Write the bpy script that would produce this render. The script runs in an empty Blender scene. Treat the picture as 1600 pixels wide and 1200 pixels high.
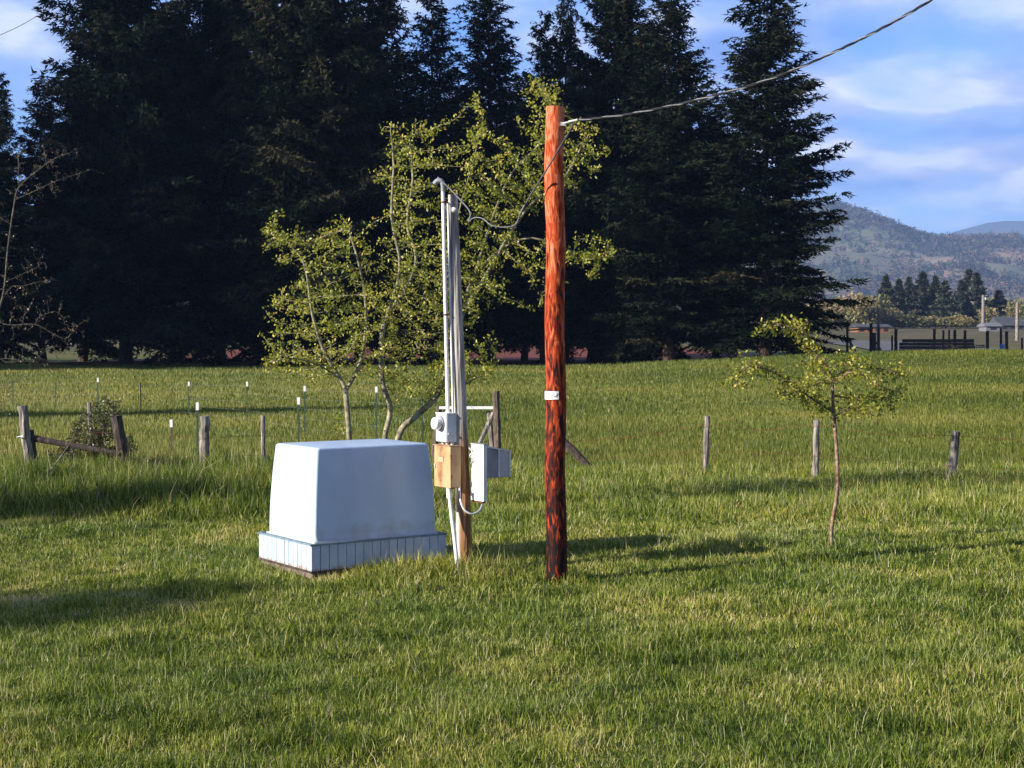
import bpy, math, random
import numpy as np
from mathutils import Vector, Matrix
sc = bpy.context.scene
COL = sc.collection
PI = math.pi
# ------------------------------------------------------------------ camera
FPX, CAMZ = 2300.0, 2.3
PITCH = math.atan(60.0/FPX)
cam_d = bpy.data.cameras.new('camera'); cam = bpy.data.objects.new('camera', cam_d); COL.objects.link(cam)
cam_d.sensor_width = 36.0; cam_d.lens = 36.0*FPX/1600.0
cam_d.clip_start = 0.1; cam_d.clip_end = 20000
cam.location = (0, 0, CAMZ); cam.rotation_euler = (PI/2-PITCH, 0, 0)
sc.camera = cam
# ------------------------------------------------------------------ light
SUN_EL = math.radians(20.0)
SUN_AZ = math.radians(25.0)                 # how far behind pure left the sun stands
TO_SUN = Vector((-math.cos(SUN_AZ)*math.cos(SUN_EL), -math.sin(SUN_AZ)*math.cos(SUN_EL), math.sin(SUN_EL)))
sd = bpy.data.lights.new('sun', 'SUN'); sd.energy = 5.0; sd.angle = math.radians(0.5); sd.color = (1.0, 0.92, 0.78)
so = bpy.data.objects.new('sun', sd); COL.objects.link(so)
so.rotation_euler = TO_SUN.to_track_quat('Z', 'Y').to_euler()
sc.view_settings.view_transform = 'Standard'; sc.view_settings.look = 'None'
sc.view_settings.exposure = 1.4; sc.view_settings.gamma = 1.0
world = bpy.data.worlds.new('World'); sc.world = world; world.use_nodes = True

def nd(nt, typ, **kw):
    n = nt.nodes.new(typ)
    for k, v in kw.items():
        if k.startswith('i_'): n.inputs[k[2:].replace('_', ' ')].default_value = v
        else: setattr(n, k, v)
    return n
def ramp(nt, stops, interp='LINEAR'):
    r = nt.nodes.new('ShaderNodeValToRGB'); cr = r.color_ramp; cr.interpolation = interp
    while len(cr.elements) < len(stops): cr.elements.new(0.5)
    for e, (p, c) in zip(cr.elements, stops):
        e.position = p; e.color = (c[0], c[1], c[2], 1) if not isinstance(c, float) else (c, c, c, 1)
    return r
def mixc(nt, fac, a, b, mode='MIX'):
    m = nt.nodes.new('ShaderNodeMix'); m.data_type = 'RGBA'; m.blend_type = mode
    for sock, v in ((m.inputs[0], fac), (m.inputs[6], a), (m.inputs[7], b)):
        if hasattr(v, 'is_linked') or hasattr(v, 'links'): nt.links.new(v, sock)
        elif isinstance(v, (int, float)): sock.default_value = v
        else: sock.default_value = (v[0], v[1], v[2], 1)
    return m.outputs[2]

def build_world():
    nt = world.node_tree; nt.nodes.clear(); L = nt.links.new
    out = nd(nt, 'ShaderNodeOutputWorld'); bg = nd(nt, 'ShaderNodeBackground'); bg.inputs[1].default_value = 0.055
    sky = nd(nt, 'ShaderNodeTexSky', sky_type='NISHITA', sun_disc=False)
    sky.sun_elevation = SUN_EL
    sky.sun_rotation = math.atan2(TO_SUN.x, TO_SUN.y)
    sky.air_density = 1.0; sky.dust_density = 0.15; sky.ozone_density = 3.0
    tint = mixc(nt, 1.0, sky.outputs[0], (0.64, 1.02, 1.75), 'MULTIPLY')
    # clouds on a far flat layer: direction / height
    tc = nd(nt, 'ShaderNodeTexCoord'); sep = nd(nt, 'ShaderNodeSeparateXYZ'); L(tc.outputs['Generated'], sep.inputs[0])
    z = nd(nt, 'ShaderNodeMath', operation='MAXIMUM'); L(sep.outputs[2], z.inputs[0]); z.inputs[1].default_value = 0.0
    za = nd(nt, 'ShaderNodeMath', operation='ADD'); L(z.outputs[0], za.inputs[0]); za.inputs[1].default_value = 0.20
    dx = nd(nt, 'ShaderNodeMath', operation='DIVIDE'); L(sep.outputs[0], dx.inputs[0]); L(za.outputs[0], dx.inputs[1])
    dy = nd(nt, 'ShaderNodeMath', operation='DIVIDE'); L(sep.outputs[1], dy.inputs[0]); L(za.outputs[0], dy.inputs[1])
    cmb = nd(nt, 'ShaderNodeCombineXYZ'); L(dx.outputs[0], cmb.inputs[0]); L(dy.outputs[0], cmb.inputs[1])
    n1 = nd(nt, 'ShaderNodeTexNoise'); n1.inputs['Scale'].default_value = 1.5; n1.inputs['Detail'].default_value = 9; n1.inputs['Roughness'].default_value = 0.56
    n1.inputs['Distortion'].default_value = 0.35
    mp = nd(nt, 'ShaderNodeMapping'); L(cmb.outputs[0], mp.inputs[0]); mp.inputs['Location'].default_value = (15.2, -4.6, 2.99)
    L(mp.outputs[0], n1.inputs[0])
    az_ = nd(nt, 'ShaderNodeMapRange'); az_.inputs[1].default_value = -.3; az_.inputs[2].default_value = .35; az_.inputs[3].default_value = -.05; az_.inputs[4].default_value = .075; L(sep.outputs[0], az_.inputs[0])
    ca = nd(nt, 'ShaderNodeMath', operation='ADD'); L(n1.outputs[0], ca.inputs[0]); L(az_.outputs[0], ca.inputs[1])
    r1 = ramp(nt, [(0.42, 0.0), (0.60, 0.92)]); L(ca.outputs[0], r1.inputs[0])
    n2 = nd(nt, 'ShaderNodeTexNoise'); n2.inputs['Scale'].default_value = 3.0; n2.inputs['Detail'].default_value = 9
    mp2 = nd(nt, 'ShaderNodeMapping'); L(cmb.outputs[0], mp2.inputs[0]); mp2.inputs['Location'].default_value = (14.8, 7.1, 5.0)
    L(mp2.outputs[0], n2.inputs[0])
    r2 = ramp(nt, [(0.36, (1.6, 2.8, 6.6)), (0.43, (3.1, 4.2, 7.6)), (0.51, (4.8, 5.4, 8.0)), (0.58, (8.4, 8.5, 8.9))]); L(n2.outputs[0], r2.inputs[0])
    up = nd(nt, 'ShaderNodeMapRange'); up.inputs[1].default_value = -.005; up.inputs[2].default_value = .01; L(sep.outputs[2], up.inputs[0])
    cf = nd(nt, 'ShaderNodeMath', operation='MULTIPLY'); L(r1.outputs[0], cf.inputs[0]); L(up.outputs[0], cf.inputs[1])
    col = mixc(nt, cf.outputs[0], tint, r2.outputs[0])
    # sky dimmed behind the viewer, added to lower the ambient light
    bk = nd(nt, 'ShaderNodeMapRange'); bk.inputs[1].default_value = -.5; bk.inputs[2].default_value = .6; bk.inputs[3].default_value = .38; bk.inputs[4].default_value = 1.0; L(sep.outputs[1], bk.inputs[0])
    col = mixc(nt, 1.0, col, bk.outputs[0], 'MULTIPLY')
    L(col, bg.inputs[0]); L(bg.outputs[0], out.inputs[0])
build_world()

# ------------------------------------------------------------------ helpers
def W(px, py, Y):
    "point at forward distance Y on the sight line of photo pixel (px,py)"
    r = Vector(((px-800)/FPX, math.cos(PITCH)+math.sin(PITCH)*(600-py)/FPX, -math.sin(PITCH)+math.cos(PITCH)*(600-py)/FPX))
    r *= Y/r.y
    return Vector((r.x, Y, CAMZ+r.z))
def ss(a, b, v):
    t = np.clip((np.asarray(v, float)-a)/(b-a), 0, 1); return t*t*(3-2*t)
def hsh(ix, iy, s):
    h = (ix.astype(np.int64)*374761393 + iy.astype(np.int64)*668265263 + s*2147483647) & 0x7fffffff
    h = ((h ^ (h >> 13))*1274126177) & 0x7fffffff
    return ((h ^ (h >> 16)) & 0xffff)/65535.0
def vnoise(x, y, s=0):
    x = np.asarray(x, float); y = np.asarray(y, float)
    ix = np.floor(x); iy = np.floor(y); fx = x-ix; fy = y-iy; fx = fx*fx*(3-2*fx); fy = fy*fy*(3-2*fy)
    a = hsh(ix, iy, s); b = hsh(ix+1, iy, s); c = hsh(ix, iy+1, s); d = hsh(ix+1, iy+1, s)
    return (a*(1-fx)+b*fx)*(1-fy)+(c*(1-fx)+d*fx)*fy
def gz(x, y):
    x = np.asarray(x, float); y = np.asarray(y, float)
    b = np.interp(y, [-200, 28, 45, 60, 80, 95, 130, 200, 300, 400, 700, 1200, 7000], [0, 0, .22, .55, .95, 1.05, 1.3, 3.0, 4.9, 7.5, 17, 38, 45])
    b = b + 0.95*ss(0, 26, x)*ss(35, 78, y)*(1-0.6*ss(82, 92, y))*(1-ss(110, 200, y))
    near = 1-ss(20, 60, y)
    b = b + 0.05*(vnoise(x*.35, y*.35, 3)-.5)*near + 0.16*(vnoise(x*.06+9, y*.06, 4)-.5)*ss(25, 50, y)*(1-ss(300, 500, y))
    b = b + 0.10*ss(19.6, 21.5, y)*(1-ss(24, 27, y))*(1-ss(-3, 0, x))      # low bank under the left fence
    return b
def G(x, y): return float(gz(x, y))

def mesh_np(name, V, F3=None, F4=None):
    me = bpy.data.meshes.new(name); V = np.asarray(V, np.float32)
    n3 = 0 if F3 is None else len(F3); n4 = 0 if F4 is None else len(F4)
    me.vertices.add(len(V)); me.vertices.foreach_set('co', V.ravel())
    me.loops.add(n3*3+n4*4); me.polygons.add(n3+n4)
    idx = []
    if n4: idx.append(np.asarray(F4).ravel())
    if n3: idx.append(np.asarray(F3).ravel())
    me.loops.foreach_set('vertex_index', np.concatenate(idx).astype(np.int32))
    st = np.concatenate([np.arange(n4)*4, n4*4+np.arange(n3)*3]).astype(np.int32)
    me.polygons.foreach_set('loop_start', st)
    me.polygons.foreach_set('loop_total', np.concatenate([np.full(n4, 4), np.full(n3, 3)]).astype(np.int32))
    me.update(calc_edges=True)
    return me
def attr(me, name, arr):
    a = me.attributes.new(name, 'FLOAT', 'POINT'); a.data.foreach_set('value', np.asarray(arr, np.float32).ravel())
def link(name, me, mat=None, parent=None):
    o = bpy.data.objects.new(name, me); COL.objects.link(o)
    if mat is not None: me.materials.append(mat)
    if parent is not None: o.parent = parent
    return o
def tag(o, label=None, cat=None, group=None, kind=None):
    if label: o['label'] = label
    if cat: o['category'] = cat
    if group: o['group'] = group
    if kind: o['kind'] = kind
    return o
def thing(name, loc, label, cat, group=None, rz=0.0):
    o = bpy.data.objects.new(name, None); COL.objects.link(o); o.empty_display_size = .3
    o.location = loc; o.rotation_euler = (0, 0, rz)
    return tag(o, label, cat, group)

class MB:
    "collects shapes into one mesh"
    def __init__(s): s.v = []; s.f = []; s.sm = []
    def add(s, vs, fs, smooth=False):
        b = len(s.v); s.v += [tuple(v) for v in vs]; s.f += [tuple(i+b for i in f) for f in fs]; s.sm += [smooth]*len(fs)
    def box(s, c, d, M=None, bev=0.0):
        x, y, z = d[0]/2, d[1]/2, d[2]/2
        vs = [Vector((a*x, b*y, e*z)) for a in (-1, 1) for b in (-1, 1) for e in (-1, 1)]
        fs = [(0, 1, 3, 2), (4, 6, 7, 5), (0, 4, 5, 1), (2, 3, 7, 6), (0, 2, 6, 4), (1, 5, 7, 3)]
        if M is not None: vs = [M @ v for v in vs]
        c = Vector(c)
        s.add([v+c for v in vs], fs)
    def tube(s, pts, rad, n=8, caps=True, jit=0.0, rng=None, smooth=True):
        pts = [Vector(p) for p in pts]; N = len(pts)
        if not hasattr(rad, '__len__'): rad = [rad]*N
        vs = []; u = None
        for i, p in enumerate(pts):
            t = (pts[min(i+1, N-1)]-pts[max(i-1, 0)])
            if t.length < 1e-9: t = Vector((0, 0, 1))
            t.normalize()
            if u is None: u = t.orthogonal().normalized()
            u = (u - t*u.dot(t))
            if u.length < 1e-6: u = t.orthogonal()
            u.normalize(); w = t.cross(u)
            for k in range(n):
                a = 2*PI*k/n; r = rad[i]*(1+(rng.uniform(-jit, jit) if rng else 0))
                vs.append(p+u*math.cos(a)*r+w*math.sin(a)*r)
        fs = [(i*n+k, i*n+(k+1) % n, (i+1)*n+(k+1) % n, (i+1)*n+k) for i in range(N-1) for k in range(n)]
        s.add(vs, fs, smooth)
        if caps:
            s.add(vs[:n], [tuple(reversed(range(n)))]); s.add(vs[-n:], [tuple(range(n))])
    def build(s, name, mat, parent=None, bevel=0.0, seg=2):
        me = bpy.data.meshes.new(name); me.from_pydata(s.v, [], s.f); me.update()
        me.polygons.foreach_set('use_smooth', s.sm)
        o = link(name, me, mat, parent)
        if bevel:
            m = o.modifiers.new('bevel', 'BEVEL'); m.width = bevel; m.segments = seg; m.limit_method = 'ANGLE'
        return o
def rotm(ax, a): return Matrix.Rotation(a, 3, ax)
def smooth_path(pts, sub=4):
    "Catmull-Rom"
    P = [Vector(p) for p in pts]; out = []
    Q = [P[0]*2-P[1]]+P+[P[-1]*2-P[-2]]
    for i in range(1, len(Q)-2):
        for k in range(sub):
            t = k/sub
            out.append(0.5*((2*Q[i])+(Q[i+1]-Q[i-1])*t+(2*Q[i-1]-5*Q[i]+4*Q[i+1]-Q[i+2])*t*t+(3*Q[i]-Q[i-1]-3*Q[i+1]+Q[i+2])*t**3))
    out.append(P[-1]); return out

# ------------------------------------------------------------------ materials
def new_mat(name):
    m = bpy.data.materials.new(name); m.use_nodes = True; nt = m.node_tree; nt.nodes.clear()
    out = nt.nodes.new('ShaderNodeOutputMaterial'); return m, nt, out
def pbr(name, stops, scale=8.0, stretch=(1, 1, 1), rough=0.7, bump=0.0, bscale=None, detail=6, spec=0.3, coat=0.0, extra=None, metallic=0.0, dist=0.0):
    m, nt, out = new_mat(name); L = nt.links.new
    b = nt.nodes.new('ShaderNodeBsdfPrincipled')
    tc = nd(nt, 'ShaderNodeTexCoord'); mp = nd(nt, 'ShaderNodeMapping'); mp.inputs['Scale'].default_value = stretch
    L(tc.outputs['Object'], mp.inputs[0])
    n = nd(nt, 'ShaderNodeTexNoise'); n.inputs['Scale'].default_value = scale; n.inputs['Detail'].default_value = detail; n.inputs['Distortion'].default_value = dist
    L(mp.outputs[0], n.inputs[0])
    r = ramp(nt, stops); L(n.outputs[0], r.inputs[0])
    c = r.outputs[0]
    if extra: c = extra(nt, c, tc)
    L(c, b.inputs['Base Color'])
    b.inputs['Roughness'].default_value = rough; b.inputs['Specular IOR Level'].default_value = spec; b.inputs['Metallic'].default_value = metallic
    if bump:
        n3 = nd(nt, 'ShaderNodeTexNoise'); n3.inputs['Scale'].default_value = bscale or scale*3; n3.inputs['Detail'].default_value = 5
        L(mp.outputs[0], n3.inputs[0])
        bp = nd(nt, 'ShaderNodeBump'); bp.inputs['Strength'].default_value = bump; bp.inputs['Distance'].default_value = 0.02
        L(n3.outputs[0], bp.inputs['Height']); L(bp.outputs[0], b.inputs['Normal'])
    L(b.outputs[0], out.inputs[0]); return m
def leafy(name, stops, trans=0.35, attrn='tint', rough=0.5, big=None, gloss=0.06):
    m, nt, out = new_mat(name); L = nt.links.new
    a = nd(nt, 'ShaderNodeAttribute', attribute_name=attrn)
    r = ramp(nt, stops); L(a.outputs['Fac'], r.inputs[0]); c = r.outputs[0]
    if big:
        g = nd(nt, 'ShaderNodeNewGeometry'); n = nd(nt, 'ShaderNodeTexNoise'); n.inputs['Scale'].default_value = big[0]; n.inputs['Detail'].default_value = 4
        L(g.outputs['Position'], n.inputs[0]); rr = ramp(nt, [(0.35, big[1]), (0.65, big[2])]); L(n.outputs[0], rr.inputs[0])
        c = mixc(nt, 1.0, c, rr.outputs[0], 'MULTIPLY')
    d = nd(nt, 'ShaderNodeBsdfDiffuse'); t = nd(nt, 'ShaderNodeBsdfTranslucent'); L(c, d.inputs[0]); L(c, t.inputs[0])
    mx = nd(nt, 'ShaderNodeMixShader'); mx.inputs[0].default_value = trans; L(d.outputs[0], mx.inputs[1]); L(t.outputs[0], mx.inputs[2])
    gl = nd(nt, 'ShaderNodeBsdfGlossy'); gl.inputs['Roughness'].default_value = rough
    m2 = nd(nt, 'ShaderNodeMixShader'); m2.inputs[0].default_value = gloss; L(mx.outputs[0], m2.inputs[1]); L(gl.outputs[0], m2.inputs[2])
    L(m2.outputs[0], out.inputs[0]); return m

M = {}
M['grass'] = leafy('grass_blades', [(0.0, (.021, .044, .005)), (0.3, (.115, .172, .016)), (0.55, (.265, .30, .035)), (0.8, (.44, .40, .11)), (1.0, (.64, .54, .34))], 0.35, big=(0.45, (.72, .84, .8), (1.12, 1.06, 1.0)), gloss=.02)
M['fieldgrass'] = leafy('field_grass_blades', [(0.0, (.036, .058, .009)), (0.35, (.132, .168, .023)), (0.65, (.245, .25, .046)), (1.0, (.45, .38, .17))], 0.3, big=(0.2, (.75, .84, .8), (1.12, 1.04, 1.0)), gloss=.02)
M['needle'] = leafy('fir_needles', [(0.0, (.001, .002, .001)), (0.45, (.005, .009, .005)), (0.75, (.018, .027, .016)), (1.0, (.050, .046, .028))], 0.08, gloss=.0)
M['leaf'] = leafy('spring_leaves', [(0.0, (.05, .075, .008)), (0.35, (.22, .26, .018)), (0.75, (.46, .44, .05)), (1.0, (.60, .42, .10))], 0.45, gloss=.04)
M['fargreen'] = leafy('distant_foliage', [(0.0, (.012, .022, .015)), (0.4, (.05, .06, .035)), (0.7, (.12, .09, .06)), (1.0, (.20, .13, .10))], 0.2, gloss=.02)
M['hedge'] = leafy('hedge_foliage', [(0.0, (.07, .09, .035)), (0.5, (.19, .18, .07)), (1.0, (.36, .21, .12))], 0.2, gloss=.02)
M['bramble'] = leafy('bramble_leaves', [(0.0, (.03, .05, .012)), (0.5, (.09, .10, .025)), (0.8, (.13, .09, .05)), (1.0, (.20, .13, .09))], 0.25)
M['bark'] = pbr('bark', [(0.3, (.05, .038, .028)), (0.6, (.13, .10, .08)), (0.8, (.24, .21, .18))], 6, (4, 4, 1), .9, .6)
M['firbark'] = pbr('fir_bark', [(0.3, (.02, .015, .012)), (0.6, (.07, .045, .035)), (0.8, (.13, .09, .07))], 3, (4, 4, 1), .9, .6)
M['lichen'] = pbr('lichen_bark', [(0.3, (.10, .085, .06)), (0.5, (.22, .20, .13)), (0.7, (.38, .36, .26))], 14, (1, 1, 1), .9, .5)
M['barebark'] = pbr('grey_twig_bark', [(0.3, (.04, .035, .03)), (0.55, (.11, .10, .08)), (0.75, (.22, .20, .16))], 14, (1, 1, 1), .9, .4)
M['sapbark'] = pbr('young_reddish_bark', [(0.3, (.06, .03, .02)), (0.5, (.20, .12, .085)), (0.7, (.38, .28, .21))], 22, (1, 1, .8), .8, .4)
M['greywood'] = pbr('weathered_wood', [(0.3, (.05, .04, .035)), (0.52, (.20, .175, .155)), (0.72, (.44, .40, .36))], 9, (3, 3, .35), .9, .7)
M['darkwood'] = pbr('dark_wood', [(0.3, (.018, .014, .012)), (0.55, (.06, .045, .04)), (0.8, (.15, .12, .10))], 9, (3, 3, .4), .9, .6)
M['steel'] = pbr('galvanised_steel', [(0.3, (.42, .43, .45)), (0.7, (.62, .63, .66))], 20, (1, 1, 1), .45, .05, metallic=.3)
M['white'] = pbr('white_metal_paint', [(0.25, (.60, .62, .66)), (0.5, (.80, .80, .80))], 6, (1, 1, 1), .45, .03)
M['greygreen'] = pbr('green_post_paint', [(0.3, (.02, .05, .035)), (0.7, (.05, .09, .06))], 10, rough=.6)
M['wire'] = pbr('old_aluminium_wire', [(.3, (.12, .12, .13)), (.7, (.22, .22, .24))], 20, rough=.6)
M['cable'] = pbr('dull_grey_cable', [(.3, (.045, .045, .05)), (.7, (.09, .09, .10))], 20, rough=.6)
M['black'] = pbr('black_rubber', [(0.3, (.01, .01, .012)), (0.7, (.03, .03, .034))], 10, rough=.5)
M['grey'] = pbr('grey_metal', [(0.3, (.20, .22, .25)), (0.7, (.34, .36, .39))], 8, rough=.5)
M['rust'] = pbr('rust', [(0.3, (.08, .02, .012)), (0.7, (.2, .06, .03))], 20, rough=.9)
M['cloud'] = None

# ------------------------------------------------------------------ ground
def build_ground():
    def graded(a, b, d0, k, lim):
        out = [a]; d = d0
        while out[-1] < b: out.append(out[-1]+d); d = min(d*k, lim)
        return out
    yp = graded(4, 9600, .45, 1.018, 160); yn = [-60, -30, -12, -4, 0]
    ys = np.array(yn+yp); xp = graded(.4, 9600, .45, 1.03, 200); xs = np.array([-v for v in reversed(xp)]+[0]+xp)
    X, Y = np.meshgrid(xs, ys); Z = gz(X, Y)
    V = np.stack([X, Y, Z], -1).reshape(-1, 3); nx = len(xs); ny = len(ys)
    i = (np.arange(ny-1)[:, None]*nx+np.arange(nx-1)[None]).ravel()
    me = mesh_np('ground', V, F4=np.stack([i, i+1, i+nx+1, i+nx], -1))
    me.polygons.foreach_set('use_smooth', np.ones(len(me.polygons), bool))
    m, nt, out = new_mat('field_soil_and_grass'); L = nt.links.new
    g = nd(nt, 'ShaderNodeNewGeometry'); sep = nd(nt, 'ShaderNodeSeparateXYZ'); L(g.outputs['Position'], sep.inputs[0])
    n1 = nd(nt, 'ShaderNodeTexNoise'); n1.inputs['Scale'].default_value = 9; n1.inputs['Detail'].default_value = 8; L(g.outputs['Position'], n1.inputs[0])
    r1 = ramp(nt, [(0.3, (.02, .03, .006)), (0.5, (.06, .085, .012)), (0.68, (.13, .115, .03))]); L(n1.outputs[0], r1.inputs[0])
    n2 = nd(nt, 'ShaderNodeTexNoise'); n2.inputs['Scale'].default_value = .12; n2.inputs['Detail'].default_value = 5; L(g.outputs['Position'], n2.inputs[0])
    r2 = ramp(nt, [(0.35, (.07, .10, .018)), (0.5, (.105, .12, .025)), (0.65, (.15, .12, .04))]); L(n2.outputs[0], r2.inputs[0])
    mr = nd(nt, 'ShaderNodeMapRange'); mr.inputs[1].default_value = 30; mr.inputs[2].default_value = 75; L(sep.outputs[1], mr.inputs[0])
    c = mixc(nt, mr.outputs[0], r1.outputs[0], r2.outputs[0])
    mv = nd(nt, 'ShaderNodeMapRange'); mv.inputs[1].default_value = 105; mv.inputs[2].default_value = 180; L(sep.outputs[1], mv.inputs[0])
    r5 = ramp(nt, [(0.35, (.075, .075, .035)), (0.6, (.12, .095, .05))]); L(n2.outputs[0], r5.inputs[0]); c = mixc(nt, mv.outputs[0], c, r5.outputs[0])
    # reddish needle litter beneath the firs
    n3 = nd(nt, 'ShaderNodeTexNoise'); n3.inputs['Scale'].default_value = .25; n3.inputs['Detail'].default_value = 5; L(g.outputs['Position'], n3.inputs[0])
    ad = nd(nt, 'ShaderNodeMath', operation='MULTIPLY_ADD'); L(n3.outputs[0], ad.inputs[0]); ad.inputs[1].default_value = 9; L(sep.outputs[1], ad.inputs[2])
    a1 = nd(nt, 'ShaderNodeMapRange'); a1.inputs[1].default_value = 91.0; a1.inputs[2].default_value = 92.4; L(ad.outputs[0], a1.inputs[0])
    a2 = nd(nt, 'ShaderNodeMapRange'); a2.inputs[1].default_value = 175; a2.inputs[2].default_value = 165; L(sep.outputs[1], a2.inputs[0])
    a3 = nd(nt, 'ShaderNodeMapRange'); a3.inputs[1].default_value = 19.5; a3.inputs[2].default_value = 17; L(sep.outputs[0], a3.inputs[0])
    a4 = nd(nt, 'ShaderNodeMapRange'); a4.inputs[1].default_value = -31; a4.inputs[2].default_value = -28; L(sep.outputs[0], a4.inputs[0])
    mm = a1.outputs[0]
    for q in (a2, a3, a4):
        mu = nd(nt, 'ShaderNodeMath', operation='MULTIPLY'); L(mm, mu.inputs[0]); L(q.outputs[0], mu.inputs[1]); mm = mu.outputs[0]
    c = mixc(nt, mm, c, (.15, .05, .032))
    b = nd(nt, 'ShaderNodeBsdfPrincipled'); b.inputs['Roughness'].default_value = .95; b.inputs['Specular IOR Level'].default_value = .1
    L(c, b.inputs['Base Color'])
    bp = nd(nt, 'ShaderNodeBump'); bp.inputs['Strength'].default_value = .5; bp.inputs['Distance'].default_value = .08; L(n1.outputs[0], bp.inputs['Height']); L(bp.outputs[0], b.inputs['Normal'])
    L(b.outputs[0], out.inputs[0])
    tag(link('ground', me, m), kind='structure')
build_ground()

def build_grass():
    rng = np.random.default_rng(5)
    def pts(n, d0, d1, p):
        # density ~ D^-p inside a widening strip
        u = rng.random(n); q = 2-p
        D = (d0**q+u*(d1**q-d0**q))**(1/q)
        x = (rng.random(n)*2-1)*(0.37*D+1.2)
        return x, D
    # near blades, two segments
    x, y = pts(520000, 6.6, 27, 1.55)
    keep = np.ones(len(x), bool)
    # nothing grows inside the pump house, and little where worn
    c, s = math.cos(HB), math.sin(HB); lx = (x-HC[0])*c+(y-HC[1])*s; ly = -(x-HC[0])*s+(y-HC[1])*c
    keep &= ~((lx > -.02) & (lx < HR+.02) & (ly > -.02) & (ly < HL+.02))
    x = x[keep]; y = y[keep]; n = len(x)
    clump = vnoise(x*1.6, y*1.6, 11); fine = vnoise(x*6, y*6, 12)
    lawn = 1-ss(18.8, 20.5, y+1.2*(vnoise(x*.8, y*.8, 5)-.5)+0.0*x)
    patch = vnoise(x*3.3+7, y*3.3, 13); h = lawn*(.026+.024*clump+.036*fine+.055*np.maximum(patch-.5, 0)*2) + (1-lawn)*(.11+.12*clump)
    bank = ss(19.0, 20.3, y)*(1-ss(26, 28, y))*(1-ss(-3.6, -2.2, x)); h = h+bank*(.10+.14*clump)
    # tufts against the post, the pump house, the pole
    for (tx, ty, tr, th) in ((-.9, 14.75, .55, .13), (-.35, 14.85, .35, .13), (.62, 14.35, .15, .06), (-2.3, 15.2, .25, .05), (3.6, 16.4, .3, .08), (-1.3, 14.55, .4, .07), (6.9, 23.6, .8, .2), (2.0, 16.5, .45, .10), (2.6, 16.7, .35, .15), (-.1, 15.7, .3, .08)):
        d2 = (x-tx)**2+(y-ty)**2; h = h+th*np.exp(-d2/tr**2)
    h *= rng.uniform(.55, 1.35, n)
    w = np.maximum(.0058, .00056*y)*rng.uniform(.7, 1.3, n)
    kind = rng.random(n); weedy = vnoise(x*1.1+31, y*1.1, 17)
    stalk = kind < .018; weed = (kind > .975) & (weedy > .5)
    h = np.where(stalk, h*1.7+.03, np.where(weed, h*.6, h)); w = np.where(weed, w*3.2, np.where(stalk, w*.55, w))
    az = rng.uniform(0, 2*PI, n); lean = rng.gamma(2.0, .17, n)*(1+.5*lawn)+.5*weed
    lx = np.cos(az)*np.sin(lean); ly_ = np.sin(az)*np.sin(lean); lz = np.cos(lean)
    fa = rng.uniform(0, PI, n); wx = np.cos(fa); wy = np.sin(fa)
    gx = gz(x, y)-.01
    B = np.stack([x, y, gx], -1); Wd = np.stack([wx*w/2, wy*w/2, np.zeros(n)], -1)
    D1 = np.stack([lx*.35, ly_*.35, .5+0*lz], -1)*h[:, None]; D2 = np.stack([lx*1.15, ly_*1.15, lz], -1)*h[:, None]
    V = np.stack([B-Wd, B+Wd, B+D1+Wd*.75, B+D1-Wd*.75, B+D2], 1)
    base = np.arange(n)*5
    F4 = np.stack([base, base+1, base+2, base+3], -1); F3 = np.stack([base+3, base+2, base+4], -1)
    dry = vnoise(x*.9+3, y*.9, 21); dry2 = vnoise(x*3.1, y*3.1, 22)
    t = -.10+.58*rng.random(n)+.26*dry*lawn+.34*dry2-.14*bank-.18*patch*lawn+.04+.3*(rng.random(n) < .05) + .45*(rng.random(n) < .05+.05*dry)
    worn = np.exp(-(((x+3.4)/1.6)**2+((y-13.2)/.6)**2)); t = t+worn*.25
    th_ = ss(.66, .80, vnoise(x*2.3+11, y*2.3, 27))*lawn; t = t-.05*lawn+.13*th_; h = h*(1-.45*th_)
    t = np.where(stalk, rng.uniform(.8, 1, n), np.where(weed, rng.uniform(.05, .3, n), t)); t = np.clip(t, 0, 1)
    nV = len(V)*5; Vn = V.reshape(-1, 3); tn = np.repeat(t, 5)
    # far blades, one triangle
    x, y = pts(430000, 26, 93, 1.75); n = len(x)
    keep = ~((y > 87.5+3*vnoise(x*.2, y*.2, 8)) & (x < 19)); x = x[keep]; y = y[keep]; n = len(x)
    clump = vnoise(x*.5, y*.5, 31); strip = vnoise(x*.05, y*.22, 32)
    h = (.10+.10*clump)*(.8+.4*strip)*rng.uniform(.6, 1.3, n)*(1+.5*ss(78, 88, y)); w = np.maximum(.010, .00055*y)*rng.uniform(.7, 1.3, n)
    az = rng.uniform(0, 2*PI, n); lean = rng.gamma(2, .13, n); fa = rng.uniform(-.6, .6, n)
    B = np.stack([x, y, gz(x, y)-.02], -1); Wd = np.stack([np.cos(fa)*w/2, np.sin(fa)*w/2, 0*w], -1)
    T = B+np.stack([np.cos(az)*np.sin(lean), np.sin(az)*np.sin(lean), np.cos(lean)], -1)*h[:, None]
    V2 = np.stack([B-Wd, B+Wd, T], 1).reshape(-1, 3)
    b2 = nV+np.arange(n)*3
    t2 = np.clip(-.02+.34*rng.random(n)+.32*strip+.24*vnoise(x*.12+5, y*.12, 33)-.10*ss(75, 85, y)+.5*(rng.random(n) < .05), 0, 1)
    V = np.concatenate([Vn, V2]); F3 = np.concatenate([F3, np.stack([b2, b2+1, b2+2], -1)])
    me = mesh_np('grass', V, F3, F4); me.materials.append(M['grass']); mi = np.zeros(len(me.polygons), np.int32); mi[-len(b2):] = 1; me.materials.append(M['fieldgrass']); me.polygons.foreach_set('material_index', mi); attr(me, 'tint', np.concatenate([tn, np.repeat(t2, 3)]))
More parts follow.
